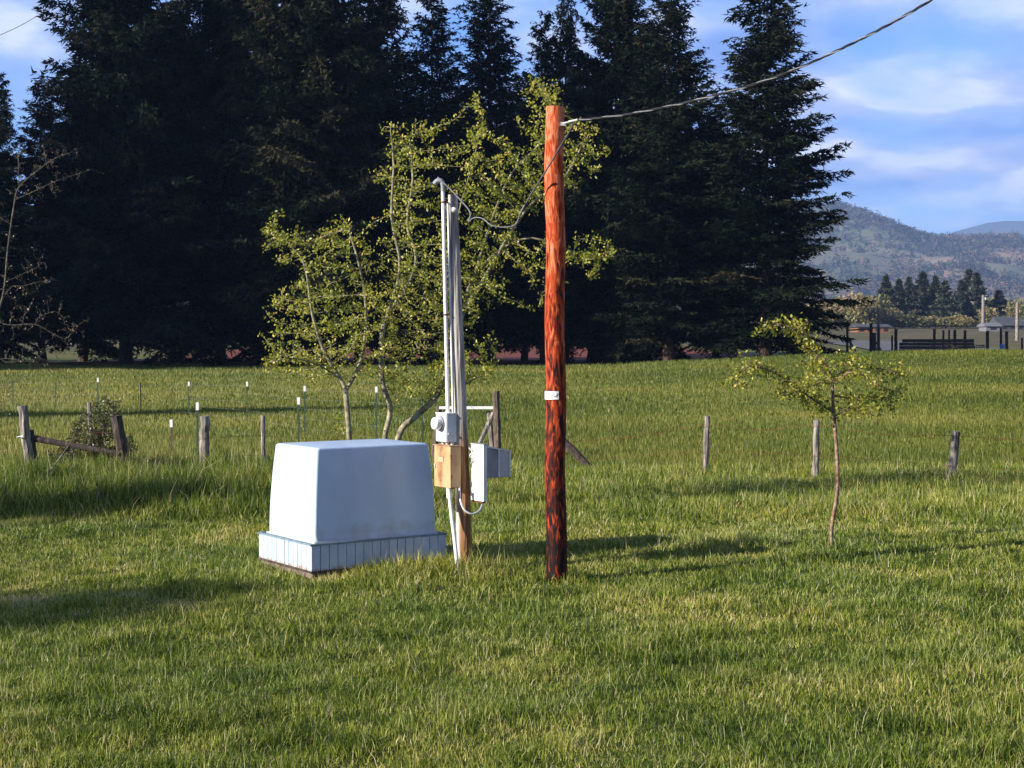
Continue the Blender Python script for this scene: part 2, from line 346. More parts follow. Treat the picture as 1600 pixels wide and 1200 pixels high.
    tag(link('grass', me), 'spring grass, short on the lawn and longer in the field beyond the fence posts', 'grass', kind='stuff')

# ------------------------------------------------------------------ pump house
HB = math.radians(35); HC = W(487, 905, 14.49); HC = Vector((HC.x, HC.y, G(HC.x, HC.y))); HR, HL = 1.57, 1.20
def build_pump_house():
    t = thing('pump_house', HC, 'white tapered fibreglass well cover on a low grooved board skirt, left of the meter post', 'pump house', rz=HB)
    bx = MB(); bx.box((HR/2, HL/2, .0), (HR-.03, HL-.03, .16)); bx.build('foundation', pbr('foundation_concrete', [(.3, (.10, .075, .06)), (.7, (.20, .16, .13))], 12, rough=.95, bump=.4), t, .01)
    # skirt: grooved plywood
    z0, z1 = .055, .325
    def paint_dirt(nt, c, tc):
        L = nt.links.new; sp = nd(nt, 'ShaderNodeSeparateXYZ'); L(tc.outputs['Object'], sp.inputs[0])
        n = nd(nt, 'ShaderNodeTexNoise'); n.inputs['Scale'].default_value = 14; n.inputs['Detail'].default_value = 6; L(tc.outputs['Object'], n.inputs[0])
        a = nd(nt, 'ShaderNodeMath', operation='MULTIPLY_ADD'); L(n.outputs[0], a.inputs[0]); a.inputs[1].default_value = -.16; L(sp.outputs[2], a.inputs[2])
        r = nd(nt, 'ShaderNodeMapRange'); L(a.outputs[0], r.inputs[0]); r.inputs[1].default_value = .03; r.inputs[2].default_value = -.02
        return mixc(nt, r.outputs[0], c, (.28, .17, .11))
    mp_ = pbr('skirt_paint', [(.3, (.33, .41, .52)), (.6, (.42, .50, .60))], 9, (1, 1, .4), .6, .15, extra=paint_dirt)
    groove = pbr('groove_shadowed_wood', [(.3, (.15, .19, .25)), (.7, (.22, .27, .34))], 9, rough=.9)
    sk = MB(); th = .018; rngS = random.Random(9)
    def face(p0, p1, nrm):
        p0 = Vector(p0); p1 = Vector(p1); Ld = (p1-p0).length; d = (p1-p0)/Ld; nrm = Vector(nrm); n = max(1, round(Ld/.10)); w = Ld/n; g = .006 if abs(d.x) > .5 else .010
        for i in range(n):
            a = i*w+(g/2 if i else 0); b = (i+1)*w-(g/2 if i < n-1 else 0)
            c = p0+d*(a+b)/2+nrm*(th/2); dim = (b-a, th) if abs(d.x) > .5 else (th, b-a)
            jt = nrm*rngS.uniform(-.0015, .0015); sk.box((c.x+jt.x, c.y+jt.y, (z0+z1)/2), (dim[0]-rngS.uniform(0, .004), dim[1], z1-z0))
    face((0, 0, 0), (HR, 0, 0), (0, 1, 0)); face((0, HL, 0), (HR, HL, 0), (0, -1, 0))
    face((0, th, 0), (0, HL-th, 0), (1, 0, 0)); face((HR, th, 0), (HR, HL-th, 0), (-1, 0, 0))
    sk.build('skirt', mp_, t)
    bk = MB(); bk.box((HR/2, HL/2, (z0+z1)/2), (HR-.026, HL-.026, z1-z0-.02)); bk.build('skirt_backing', groove, t)
    tr = MB(); w = .028
    for c, d in (((HR/2, .008, z1+.009), (HR+.03, w, .018)), ((HR/2, HL-.008, z1+.009), (HR+.03, w, .018)), ((.008, HL/2, z1+.009), (w, HL-.012-w, .018)), ((HR-.008, HL/2, z1+.009), (w, HL-.012-w, .018))):
        tr.box(c, d)
    tr.box((HR/2, HL/2, z1+.004), (HR-.05, HL-.05, .014))
    tr.build('skirt_trim', pbr('trim_blue_grey', [(.3, (.10, .15, .20)), (.7, (.20, .27, .33))], 12, rough=.7), t)
    sl = MB()
    for c, d in (((HR/2, -.004, z0+.01), (HR+.012, .01, .022)), ((-.004, HL/2, z0+.01), (.01, HL+.004, .022))): sl.box(c, d)
    sl.build('bottom_rail', M['darkwood'], t)
    # cover: lofted rounded rectangle, tapered, domed top
    secs = []
    H0, H1 = .338, 1.285
    prof = [(0, 0), (.0, .012), (.03, .02)] 
    def ring(z, ins, rad, n=8):
        x0, x1, y0, y1 = ins, HR-ins, ins, HL-ins; out = []
        for cx, cy, a0 in ((x1-rad, y0+rad, -PI/2), (x1-rad, y1-rad, 0), (x0+rad, y1-rad, PI/2), (x0+rad, y0+rad, PI)):
            for k in range(n+1):
                a = a0+PI/2*k/n; out.append((cx+rad*math.cos(a), cy+rad*math.sin(a), z))
        return out
    rings = [ring(H0, .050, .03), ring(H0+.012, .050, .03), ring(H0+.018, .075, .035)]
    for k in range(1, 13):
        u = k/12; rings.append(ring(H0+.018+(H1-.03-H0-.018)*u, .075+.050*u-.010*math.sin(PI*u), .022+.012*u))
    for k in range(1, 7):
        a = PI/2*k/6; rings.append(ring(H1-.03+.03*math.sin(a), .125+.03*(1-math.cos(a)), .034+.012*(1-math.cos(a))))
    for ins, dz in ((.26, .006), (.40, .010), (.50, .012)): rings.append(ring(H1+dz, ins, .06))
    n = len(rings[0]); vs = [v for r in rings for v in r]
    fs = [(i*n+k, i*n+(k+1) % n, (i+1)*n+(k+1) % n, (i+1)*n+k) for i in range(len(rings)-1) for k in range(n)]
    fs.append(tuple((len(rings)-1)*n+k for k in range(n)))
    def streaks(nt, c, tc):
        L = nt.links.new; n = nd(nt, 'ShaderNodeTexNoise'); n.inputs['Scale'].default_value = 45; n.inputs['Detail'].default_value = 3; L(tc.outputs['Object'], n.inputs[0])
        r = ramp(nt, [(.70, 0.0), (.76, .35)]); L(n.outputs[0], r.inputs[0])
        w = nd(nt, 'ShaderNodeTexNoise'); w.inputs['Scale'].default_value = 2.2; w.inputs['Detail'].default_value = 8; w.inputs['Distortion'].default_value = 1.2; L(tc.outputs['Object'], w.inputs[0])
        r3 = ramp(nt, [(.62, 0.0), (.75, .25)]); L(w.outputs[0], r3.inputs[0])
        sp = nd(nt, 'ShaderNodeSeparateXYZ'); L(tc.outputs['Object'], sp.inputs[0]); dn = nd(nt, 'ShaderNodeTexNoise'); dn.inputs['Scale'].default_value = 7; dn.inputs['Detail'].default_value = 7; L(tc.outputs['Object'], dn.inputs[0])
        dm_ = nd(nt, 'ShaderNodeMath', operation='MULTIPLY_ADD'); L(dn.outputs[0], dm_.inputs[0]); dm_.inputs[1].default_value = -.42; L(sp.outputs[2], dm_.inputs[2])
        dr = nd(nt, 'ShaderNodeMapRange'); L(dm_.outputs[0], dr.inputs[0]); dr.inputs[1].default_value = .30; dr.inputs[2].default_value = .06; dr.inputs[4].default_value = .75
        c = mixc(nt, dr.outputs[0], c, (.30, .30, .24))
        c = mixc(nt, r.outputs[0], c, (.45, .42, .36)); return mixc(nt, r3.outputs[0], c, (.55, .58, .55))
    cb = MB(); cb.add(vs, fs, True)
    cb.build('cover', pbr('white_fibreglass', [(.3, (.40, .51, .67)), (.7, (.48, .60, .75))], 3, (1, 1, .6), .38, .03, bscale=30, spec=.4, extra=streaks), t)
    # old scratches on the sloping side
    def side(x, z): u = (z-H0)/(H1-H0); return (x, .074+.050*u-.010*math.sin(PI*u)-.0012, z)
    scr = MB(); scr2 = MB()
    scr.tube(smooth_path([side(1.27, 1.02), side(1.30, 1.05), side(1.335, 1.085), side(1.35, 1.13)]), .0022, 4)
    scr2.tube(smooth_path([side(.86, 1.06), side(.875, 1.12), side(.88, 1.16), side(.90, 1.2)]), .0016, 4)
    sm_ = pbr('scratch_white', [(.3, (.8, .8, .8)), (.7, (.85, .85, .85))]); scr.build('scratch', sm_, t); scr2.build('scratch', sm_, t)
build_pump_house()

# ------------------------------------------------------------------ utility pole
def build_pole():
    b = W(869, 908, 14.37); b.z = G(b.x, b.y)-.02; H = 4.645
    t = thing('utility_pole', b, 'reddish brown round wooden pole with a small white tag, standing alone on the lawn', 'utility pole')
    m, nt, out = new_mat('creosoted_red_wood'); L = nt.links.new
    tc = nd(nt, 'ShaderNodeTexCoord'); mp = nd(nt, 'ShaderNodeMapping'); mp.inputs['Scale'].default_value = (30, 30, 6.5); L(tc.outputs['Object'], mp.inputs[0])
    n = nd(nt, 'ShaderNodeTexNoise'); n.inputs['Scale'].default_value = 1.0; n.inputs['Detail'].default_value = 7; n.inputs['Distortion'].default_value = .9; L(mp.outputs[0], n.inputs[0])
    sp = nd(nt, 'ShaderNodeSeparateXYZ'); L(tc.outputs['Object'], sp.inputs[0])
    n2 = nd(nt, 'ShaderNodeTexNoise'); n2.inputs['Scale'].default_value = 3.5; n2.inputs['Detail'].default_value = 4; L(tc.outputs['Object'], n2.inputs[0])
    hgt = nd(nt, 'ShaderNodeMath', operation='MULTIPLY_ADD'); L(sp.outputs[2], hgt.inputs[0]); hgt.inputs[1].default_value = .075; L(n.outputs[0], hgt.inputs[2])
    h2 = nd(nt, 'ShaderNodeMath', operation='MULTIPLY_ADD'); L(n2.outputs[0], h2.inputs[0]); h2.inputs[1].default_value = .18; L(hgt.outputs[0], h2.inputs[2])
    r = ramp(nt, [(.59, (.008, .002, .002)), (.675, (.07, .009, .004)), (.76, (.26, .030, .007)), (.87, (.46, .075, .018)), (.98, (.60, .19, .10))]); L(h2.outputs[0], r.inputs[0])
    p = nd(nt, 'ShaderNodeBsdfPrincipled'); p.inputs['Roughness'].default_value = .75; p.inputs['Specular IOR Level'].default_value = .2; L(r.outputs[0], p.inputs['Base Color'])
    bp = nd(nt, 'ShaderNodeBump'); bp.inputs['Strength'].default_value = .6; bp.inputs['Distance'].default_value = .02; L(n.outputs[0], bp.inputs['Height']); L(bp.outputs[0], p.inputs['Normal']); L(p.outputs[0], out.inputs[0])
    rng = random.Random(3); mb = MB(); K = 40
    pts = [(0.008*math.sin(k*.5)-.02*k/K, 0, H*k/K-.1*(k == 0)) for k in range(K+1)]
    mb.tube(pts, [.103-.012*k/K for k in range(K+1)], 28, jit=.012, rng=rng)
    mb.build('shaft', m, t, .004)
    tg = MB(); zt = 2.3-(613-540)*14.3/2300; R = .1035
    for k in range(7):
        a = math.radians(200+k*12.5); a2 = math.radians(200+(k+1)*12.5)
        vs = [(math.cos(q)*rr-.012, math.sin(q)*rr, zt+zz) for q in (a, a2) for rr in (R, R+.004) for zz in (-.040, .040)]
        tg.add(vs, [(2, 6, 7, 3), (0, 1, 5, 4), (1, 3, 7, 5), (0, 4, 6, 2), (0, 2, 3, 1), (4, 5, 7, 6)], False)
    to = tg.build('tag', M['white'], t); 
    mk = MB()
    for da, z, w_, h_ in ((.30, .018, .018, .003), (.52, .004, .02, .003), (.74, -.002, .020, .004), (.80, .010, .006, .018), (.93, -.012, .016, .010), (1.06, -.004, .010, .020), (1.14, .012, .012, .010)):
        a = math.radians(200)+da*1.25; c = (math.cos(a)*(R+.0048)-.012, math.sin(a)*(R+.0048), zt+z)
        mk.box(c, (.0015, w_, h_), rotm('Z', a))
    mk.build('tag_marking', pbr('tag_ink', [(.3, (.12, .12, .13)), (.7, (.2, .2, .2))]), to)
    hk = MB(); hz = 4.47
    hk.tube(smooth_path([(.05, -.085, hz), (.085, -.13, hz+.005), (.125, -.14, hz+.01), (.15, -.12, hz)]), .009, 8)
    hk.box((.062, -.095, hz-.002), (.05, .03, .034)); hk.build('wire_hook', M['steel'], t)
    return b
pole_b = build_pole()

# ------------------------------------------------------------------ meter post
MBASE = W(727, 893, 15.0); MBASE = Vector((MBASE.x, MBASE.y, G(MBASE.x, MBASE.y)))
def mz(py): return 2.3-(py-540)*15.0/2300-MBASE.z
def build_meter_post():
    t = thing('meter_post', MBASE, 'leaning timber post carrying an electric meter, a tan box and an open white box', 'electric meter post', rz=HB)
    Hp = mz(305); lean = -.032       # towards the left of the picture, in world x
    def lw(z): # world lean -> local
        dx = lean*z; return Vector((dx*math.cos(HB), -dx*math.sin(HB), 0))
    m, nt, out = new_mat('post_two_tone'); L = nt.links.new
    tc = nd(nt, 'ShaderNodeTexCoord'); mp = nd(nt, 'ShaderNodeMapping'); mp.inputs['Scale'].default_value = (30, 30, 2.2); L(tc.outputs['Object'], mp.inputs[0])
    n = nd(nt, 'ShaderNodeTexNoise'); n.inputs['Scale'].default_value = 1; n.inputs['Detail'].default_value = 7; L(mp.outputs[0], n.inputs[0])
    ra = ramp(nt, [(.3, (.14, .13, .12)), (.5, (.36, .34, .32)), (.72, (.60, .57, .53))]); L(n.outputs[0], ra.inputs[0])
    rb = ramp(nt, [(.3, (.09, .04, .022)), (.55, (.29, .14, .065)), (.75, (.46, .27, .14))]); L(n.outputs[0], rb.inputs[0])
    sp = nd(nt, 'ShaderNodeSeparateXYZ'); L(tc.outputs['Object'], sp.inputs[0])
    zz = nd(nt, 'ShaderNodeMapRange'); L(sp.outputs[2], zz.inputs[0]); zz.inputs[1].default_value = 1.55; zz.inputs[2].default_value = 1.25
    yy = nd(nt, 'ShaderNodeMapRange'); L(sp.outputs[1], yy.inputs[0]); yy.inputs[1].default_value = -.015; yy.inputs[2].default_value = -.035
    mu = nd(nt, 'ShaderNodeMath', operation='MULTIPLY'); L(zz.outputs[0], mu.inputs[0]); L(yy.outputs[0], mu.inputs[1])
    p = nd(nt, 'ShaderNodeBsdfPrincipled'); p.inputs['Roughness'].default_value = .9; p.inputs['Specular IOR Level'].default_value = .1
    L(mixc(nt, mu.outputs[0], ra.outputs[0], rb.outputs[0]), p.inputs['Base Color'])
    bp = nd(nt, 'ShaderNodeBump'); bp.inputs['Strength'].default_value = .8; bp.inputs['Distance'].default_value = .02; L(n.outputs[0], bp.inputs['Height']); L(bp.outputs[0], p.inputs['Normal']); L(p.outputs[0], out.inputs[0])
    mb = MB(); K = 24; rng = random.Random(5)
    mb.tube([lw(Hp*k/K)+Vector((0, 0, Hp*k/K-(.1 if k == 0 else 0))) for k in range(K+1)], [.084-.034*k/K for k in range(K+1)], 12, jit=.03, rng=rng, smooth=False)
    mb.build('post', m, t)
    # meter socket box
    def at(u, v, z): return lw(z)+Vector((u, v, z))
    z0, z1 = mz(690), mz(646); zc = (z0+z1)/2
    mbx = MB(); mbx.box(at(-.125, .07, zc), (.12, .20, z1-z0)); box = mbx.build('meter_box', pbr('meter_box_grey', [(.3, (.50, .55, .60)), (.7, (.66, .70, .74))], 10, rough=.5), t, .006)
    lid = MB(); lid.box(at(-.188, .07, zc), (.006, .19, z1-z0-.012)); lid.box(at(-.125, .07, z1+.004), (.13, .215, .008)); lid.build('lid', M['white'], box, .002)
    lt = MB(); lt.box(at(-.15, -.034, z0+.085), (.05, .012, .02)); lt.box(at(-.195, .0, z0+.07), (.012, .02, .03)); lt.build('latch', M['steel'], box, .002)
    zm = mz(661); c = at(-.19, .075, zm)
    rg = MB(); rg.tube([c+Vector((-.001, 0, 0)), c+Vector((-.022, 0, 0))], .078, 28); ring_o = rg.build('meter_ring', M['grey'], box, .003)
    gm, gnt, gout = new_mat('meter_glass'); gp = nd(gnt, 'ShaderNodeBsdfPrincipled'); gp.inputs['Base Color'].default_value = (.75, .76, .76, 1); gp.inputs['Roughness'].default_value = .12; gp.inputs['Coat Weight'].default_value = .6; gnt.links.new(gp.outputs[0], gout.inputs[0])
    gl = MB(); gl.tube([c+Vector((-.022, 0, 0)), c+Vector((-.070, 0, 0)), c+Vector((-.082, 0, 0)), c+Vector((-.086, 0, 0))], [.066, .066, .060, .05], 28, caps=True); gl.build('meter', gm, box)
    dd = MB()
    for dz, w_ in ((.028, .03), (.004, .07), (-.020, .075)): dd.box(c+Vector((-.088, 0, dz)), (.002, w_, .005))
    dd.build('meter_dial', M['black'], box)
    # tan breaker box
    z0, z1 = mz(760), mz(696); zc = (z0+z1)/2
    tan = pbr('tan_painted_steel', [(.3, (.24, .12, .06)), (.42, (.42, .26, .13)), (.75, (.52, .35, .20))], 7, (1, 1, .6), .55, .05)
    bb = MB(); bb.box(at(-.135, .05, zc), (.122, .30, z1-z0)); bo = bb.build('breaker_box', tan, t, .006)
    bl = MB(); bl.box(at(-.20, .05, zc), (.008, .306, z1-z0+.006)); bl.box(at(-.14, .05, z1+.006), (.145, .315, .008)); bl.build('lid', tan, bo, .003)
    br = MB(); br.box(at(-.13, .05, z0-.006), (.12, .29, .008)); br.build('rusty_edge', M['rust'], bo)
    for dz in (.10, -.10):
        hb = MB(); hb.tube([at(-.196, -.106, zc+dz-.025), at(-.196, -.106, zc+dz+.025)], .007, 8); hb.build('hinge', M['rust'], bo)
    hs = MB(); hs.box(at(-.208, .185, zc), (.010, .022, .045)); hs.build('latch', M['steel'], bo, .002)
    pl = MB(); pl.box(at(-.2055, .07, zc+.07), (.003, .09, .05)); pl.build('blank_plate', pbr('faded_plate', [(.3, (.35, .28, .18)), (.7, (.45, .36, .24))], 30), bo)
    # fittings between boxes
    for v in (-.02, .07, .15):
        ft = MB(); ft.tube([at(-.12, v, z1+.008), at(-.12, v, mz(690)+.002)], .017, 10); ft.build('conduit_fitting', M['steel'], t)
    bk = MB(); bk.box(at(-.03, .17, mz(690)), (.05, .36, .045), rotm('X', -.35)); bk.build('support_board', M['bark'], t, .004)
    # white box and its open door
    z0, z1 = mz(780), mz(693); zc = (z0+z1)/2
    wb = MB(); wb.box((.02, -.225, zc), (.045, .23, z1-z0)); wo = wb.build('white_box', M['white'], t, .004)
    wt = MB(); wt.box((.022, -.225, z1+.006), (.055, .245, .01)); wt.build('box_top', M['grey'], wo)
    wr = MB(); wr.box((.02, -.225, z0-.008), (.04, .19, .014)); wr.build('rusty_edge', M['rust'], wo)
    # open door hanging out past the box
    zt = z1-.01; zb = mz(744)
    x0, x1 = .045, .325; y = -.338
    dm = MB(); sl = .055
    vs = [(x0, y, zb), (x1, y, zb), (x1, y, zt-sl), (x0, y, zt), (x0, y+.05, zb), (x1, y+.05, zb), (x1, y+.05, zt-sl), (x0, y+.05, zt)]
    dm.add(vs, [(0, 1, 2, 3), (5, 4, 7, 6), (0, 4, 5, 1), (3, 2, 6, 7), (0, 3, 7, 4), (1, 5, 6, 2)])
    do = dm.build('door', M['grey'], wo)
    rb_ = MB()
    for xr, zr in ((.185, .034), (.318, .058)): rb_.box((xr, y-.004, (zb+zt-zr)/2), (.016, .010, zt-zr-zb-.004))
    rb_.box(((x0+x1)/2, y-.004, zt-.034), (x1-x0, .008, .014), rotm('Y', math.atan(sl/(x1-x0))))
    rb_.build('door_rib', M['white'], do)
    pn = MB(); pn.box((.252, y-.002, (zb+zt-.05)/2), (.105, .004, zt-.05-zb-.012)); pn.build('door_panel', pbr('pale_panel', [(.3, (.45, .46, .47)), (.7, (.55, .56, .57))], 30, rough=.5), do)
    # conduits
    def P(px, py, Y=15.0):
        w = W(px, py, Y)-MBASE; ci, si = math.cos(-HB), math.sin(-HB); return Vector((w.x*ci-w.y*si, w.x*si+w.y*ci, w.z))
    cd = MB(); top = P(692, 296, 14.9); bot = at(-.125, .035, mz(647)); pts = [bot.lerp(top, k/10) for k in range(11)]
    cd.tube(pts, .019, 14); cd.tube([bot, bot.lerp(top, .012)], .028, 14); co = cd.build('service_conduit', M['white'], t)
    c2 = MB(); b2 = at(-.10, -.022, mz(647)); t2 = at(-.058, .01, mz(318)); c2.tube([b2.lerp(t2, k/6) for k in range(7)], .010, 10); c2.build('ground_conduit', M['white'], t)
    wh = MB(); d = (top-bot).normalized(); P0 = top
    left = P(680, 296, 14.9)-P(692, 296, 14.9); left.normalize()
    wh.tube(smooth_path([P0-d*.02, P0+d*.05, P0+d*.085+left*.02, P0+d*.08+left*.06, P0+d*.05+left*.085]), [.022]*4+[.025]*4+[.027]*4+[.026]*4+[.020], 12); wh.build('weatherhead', M['grey'], co)
    for py in (318, 492):
        st = MB()
        z = mz(py); c = at(-.03, .02, z); q = (z-bot.z)/(top.z-bot.z); cc = bot.lerp(top, q)
        st.tube([cc-d*.008, cc+d*.008], .023, 12); st.tube([cc, c], .008, 6); st.build('strap', M['rust'], t)
    ins = MB(); ci_ = P(709, 328, 14.88); ins.tube([ci_+left*-.02, ci_+left*-.005, ci_+left*.005, ci_+left*.02], [.022, .028, .028, .022], 12); ins.build('insulator', M['white'], t)
    cn = MB(); q = [P(701, 762, 14.9), P(702, 772, 14.9), P(705, 800, 14.88), P(711, 850, 14.82), P(716, 900, 14.75)]
    cn.tube(smooth_path(q), .0195, 12); cn.tube([P(701.5, 760, 14.9), P(702.5, 778, 14.9)], .03, 12); cn.build('ground_pipe', M['white'], t)
    g2 = MB(); g2.tube([P(714, 762, 14.8), P(715, 800, 14.8)], .018, 10); g2.build('pipe_stub', M['greywood'], t)
    fx = MB(); fx.tube(smooth_path([P(718, 762, 14.85), P(719, 780, 14.8), P(725, 796, 14.75), P(737, 803, 14.75), P(749, 798, 14.8), P(754, 786, 14.9), P(754.5, 779, 14.95)], 6), .0105, 10); fx.build('flexible_cable', M['steel'], t)
    lp = MB()
    lp.tube(smooth_path([P(733, 700, 14.9), P(738, 706, 14.85), P(734, 712, 14.85), (P(739, 719, 14.85)), P(735, 725, 14.9)]), .007, 8); lp.build('looped_wire', M['steel'], t)
build_meter_post()

# ------------------------------------------------------------------ wires
def build_wires():
    def twist(mb_list, path, r, pitch, n=5):
        P = smooth_path(path, 90)
        dist = 0; strands = [[] for _ in mb_list]
        for i, p in enumerate(P):
            tn = (P[min(i+1, len(P)-1)]-P[max(i-1, 0)]).normalized(); u = tn.cross(Vector((0, 0, 1))).normalized(); w = tn.cross(u)
            if i: dist += (P[i]-P[i-1]).length
            for k in range(len(mb_list)):
                a = dist/pitch*2*PI+2*PI*k/len(mb_list); strands[k].append(p+u*math.cos(a)*r+w*math.sin(a)*r)
        for mb, sgm in zip(mb_list, strands): mb.tube(sgm, r*.92, n)
    sp = W(893, 189, 14.22)
    path = [sp, W(1000, 175, 13.5), W(1150, 140, 12.4), W(1280, 92, 11.4), W(1455, 0, 10.2), W(1700, -170, 8.8), W(2300, -620, 6.6)]
    t = thing('power_line', sp, 'twisted black and silver overhead cable running from the pole top up to the right', 'power line')
    a, b, c = MB(), MB(), MB(); twist([a, b, c], [p-sp for p in path], .0058, .42)
    a.build('black_strand', M['black'], t); b.build('black_strand', M['black'], t); c.build('bare_strand', M['wire'], t)
    tt = MB(); h = pole_b+Vector((.15, -.12, 4.46)); tt.tube([h-sp, Vector((0, 0, 0))], .006, 6); tt.tube([W(889, 190, 14.22)-sp, W(903, 187, 14.12)-sp], .011, 8); tt.build('dead_end_clamp', M['steel'], t)
    # service drop, slack, from the pole to the weatherhead
    o = W(850, 260, 14.2); t2 = thing('service_wire', o, 'slack drop wire hanging between the pole top and the meter post weatherhead', 'wire')
    k = MB(); k.tube([p-o for p in smooth_path([sp, W(893, 200, 14.2), W(876, 228, 14.17), W(856, 262, 14.17), W(832, 300, 14.3), W(822, 318, 14.35)], 8)], .008, 8)
    k.build('insulated_strand', M['cable'], t2)
    g = MB(); g.tube([p-o for p in smooth_path([W(820, 320, 14.35), W(812, 335, 14.4)], 4)], .009, 8)
    g.tube([p-o for p in smooth_path([W(812, 335, 14.4), W(806, 350, 14.42), W(790, 355, 14.45), W(768, 352, 14.5), W(755, 342, 14.6), W(742, 340, 14.65), W(732, 346, 14.7)], 8)], .0055, 8)
    g.tube([p-o for p in smooth_path([W(732, 346, 14.7), W(735, 334, 14.72), W(728, 322, 14.75), W(705, 297, 14.8), W(690, 283, 14.83), W(684, 277, 14.85)], 8)], .0075, 8)
    g.build('bare_strand', M['wire'], t2)
    f = MB(); o3 = W(0, 55, 60); f.tube([p-o3 for p in smooth_path([W(-200, 130, 60), W(0, 55, 62), W(95, 3, 64), W(260, -90, 68)], 6)], .012, 5)
    tag(f.build('distant_wire', M['black']), 'thin distant overhead wire crossing the sky at upper left', 'wire').location = o3
build_wires()

# ------------------------------------------------------------------ fences
rngF = random.Random(11)
def post_mesh(mb, base, top, r0, r1, n=9, cap=True):
    K = 9; pts = [base.lerp(top, k/K)+Vector((rngF.uniform(-1, 1), rngF.uniform(-1, 1), 0))*r0*.10 for k in range(K+1)]
    mb.tube(pts, [r0+(r1-r0)*k/K for k in range(K+1)], n, jit=.10, rng=rngF, smooth=False)
def on_ground(px, py, Y): p = W(px, py, Y); return Vector((p.x, p.y, G(p.x, p.y)-.12))
def post(t, o, b, tp, Y, r, mat='greywood', Y2=None, name='post', lab=None, n=9):
    mb = MB(); B = on_ground(b[0], b[1], Y); T = W(tp[0], tp[1], Y2 or Y)
    post_mesh(mb, B-o, T-o, r, r*.92, n); p = mb.build(name, M[mat], t)
    if lab: p['label'] = lab
    return B, T
def wire(t, o, pts, r=.004, mat='rust', name='wire'):
    mb = MB(); mb.tube([Vector(p)-o for p in pts], r, 4); mb.build(name, M[mat], t)
def build_fences():
    o = on_ground(120, 745, 24.6)
    t = thing('wooden_fence', o, 'old grey wooden fence on the left with two leaning posts joined by a sagging rail', 'fence')
    post(t, o, (51, 752), (34, 634), 24.4, .085, lab='leaning post with a bright face')
    post(t, o, (60, 740), (47, 672), 24.6, .06, 'darkwood')
    post(t, o, (201, 738), (182, 650), 24.5, .10, 'darkwood', Y2=24.4)
    post(t, o, (318, 757), (320, 650), 24.2, .085)
    post(t, o, (412, 752), (411, 649), 24.8, .042)
    post(t, o, (147, 748), (139, 629), 25.2, .038, n=7)
    mb = MB(); mb.tube([W(48, 684, 24.45)-o, W(118, 697, 24.42)-o, W(188, 709, 24.4)-o], [.052, .048, .045], 8, smooth=False, jit=.08, rng=rngF); mb.build('rail', M['darkwood'], t)
    wire(t, o, smooth_path([W(-60, 676, 24.4), W(34, 679, 24.4), W(190, 676, 24.4), W(318, 684, 24.1), W(412, 681, 24.7), W(560, 690, 25)], 4), .003)
    wire(t, o, smooth_path([W(-60, 708, 24.4), W(40, 706, 24.4), W(195, 707, 24.4), W(318, 714, 24.1), W(412, 712, 24.7), W(560, 718, 25)], 4), .003)
    for k in range(3): wire(t, o, smooth_path([W(38, 679+k*3, 24.35), W(26+k*2, 683, 24.3), W(36, 681+k, 24.25)], 4), .008, 'steel', 'wire_coil')
    o = on_ground(1276, 752, 25)
    t = thing('post_and_wire_fence', o, 'row of three short weathered posts strung with rusty wire behind the sapling', 'fence')
    post(t, o, (1101, 742), (1105, 650), 25.6, .055); post(t, o, (1274, 752), (1276, 656), 24.9, .058, lab='split post, dark down one side'); post(t, o, (1484, 768), (1494, 674), 23.4, .072, lab='thick post leaning right')
    wire(t, o, smooth_path([W(900, 690, 26.5), W(1010, 680, 26), W(1103, 664, 25.5), W(1190, 672, 25.2), W(1275, 665, 24.8), W(1380, 678, 24), W(1490, 681, 23.3), W(1700, 694, 22)], 5), .0045)
    wire(t, o, smooth_path([W(900, 720, 26.5), W(1103, 706, 25.5), W(1275, 712, 24.8), W(1490, 728, 23.3), W(1700, 745, 22)], 5), .003)
    o = on_ground(772, 715, 29)
    t = thing('fence_brace', o, 'brown corner posts with a white crossbar and a diagonal strut, seen past the meter post', 'fence brace')
    post(t, o, (778, 716), (775, 611), 28.8, .075, 'bark'); post(t, o, (772, 718), (764, 642), 29.0, .055, 'greywood'); post(t, o, (676, 716), (686, 634), 29.0, .06, 'bark')
    mb = MB(); mb.box(((W(688, 637, 28.9)+W(770, 637, 28.9))/2-o), ((W(770, 637, 28.9)-W(684, 637, 28.9)).x, .05, .055)); mb.build('crossbar', M['white'], t)
    mb = MB(); mb.tube([W(771, 645, 28.9)-o, W(746, 700, 28.7)-o], [.045, .04], 8, smooth=False); mb.build('strut', M['greywood'], t)
    # broken leaning timber behind the pole
    o = on_ground(905, 725, 27)
    mb = MB(); mb.tube([W(879, 688, 27)-o, W(898, 706, 26.9)-o, W(921, 731, 26.8)-o], [.07, .075, .07], 8, smooth=False, jit=.1, rng=rngF)
    ob = mb.build('broken_post', M['darkwood']); ob.location = o; tag(ob, 'dark broken post leaning over in the grass just right of the utility pole', 'post')
    # steel T-posts
    o = on_ground(300, 660, 44)
    t = thing('wire_fence', o, 'line of thin green steel posts with white tips and fine wire crossing the left field', 'fence')
    L = [(20, 652, 596, 48, 0), (87, 655, 597, 46.5, 0), (153, 653, 592, 46, 1), (220, 656, 597, 45, 0), (295, 660, 598, 43.5, 1), (386, 672, 598, 39.5, 1), (476, 688, 605, 35.5, 1), (588, 705, 606, 32, 1), (660, 712, 618, 30.5, 0)]
    tops = []
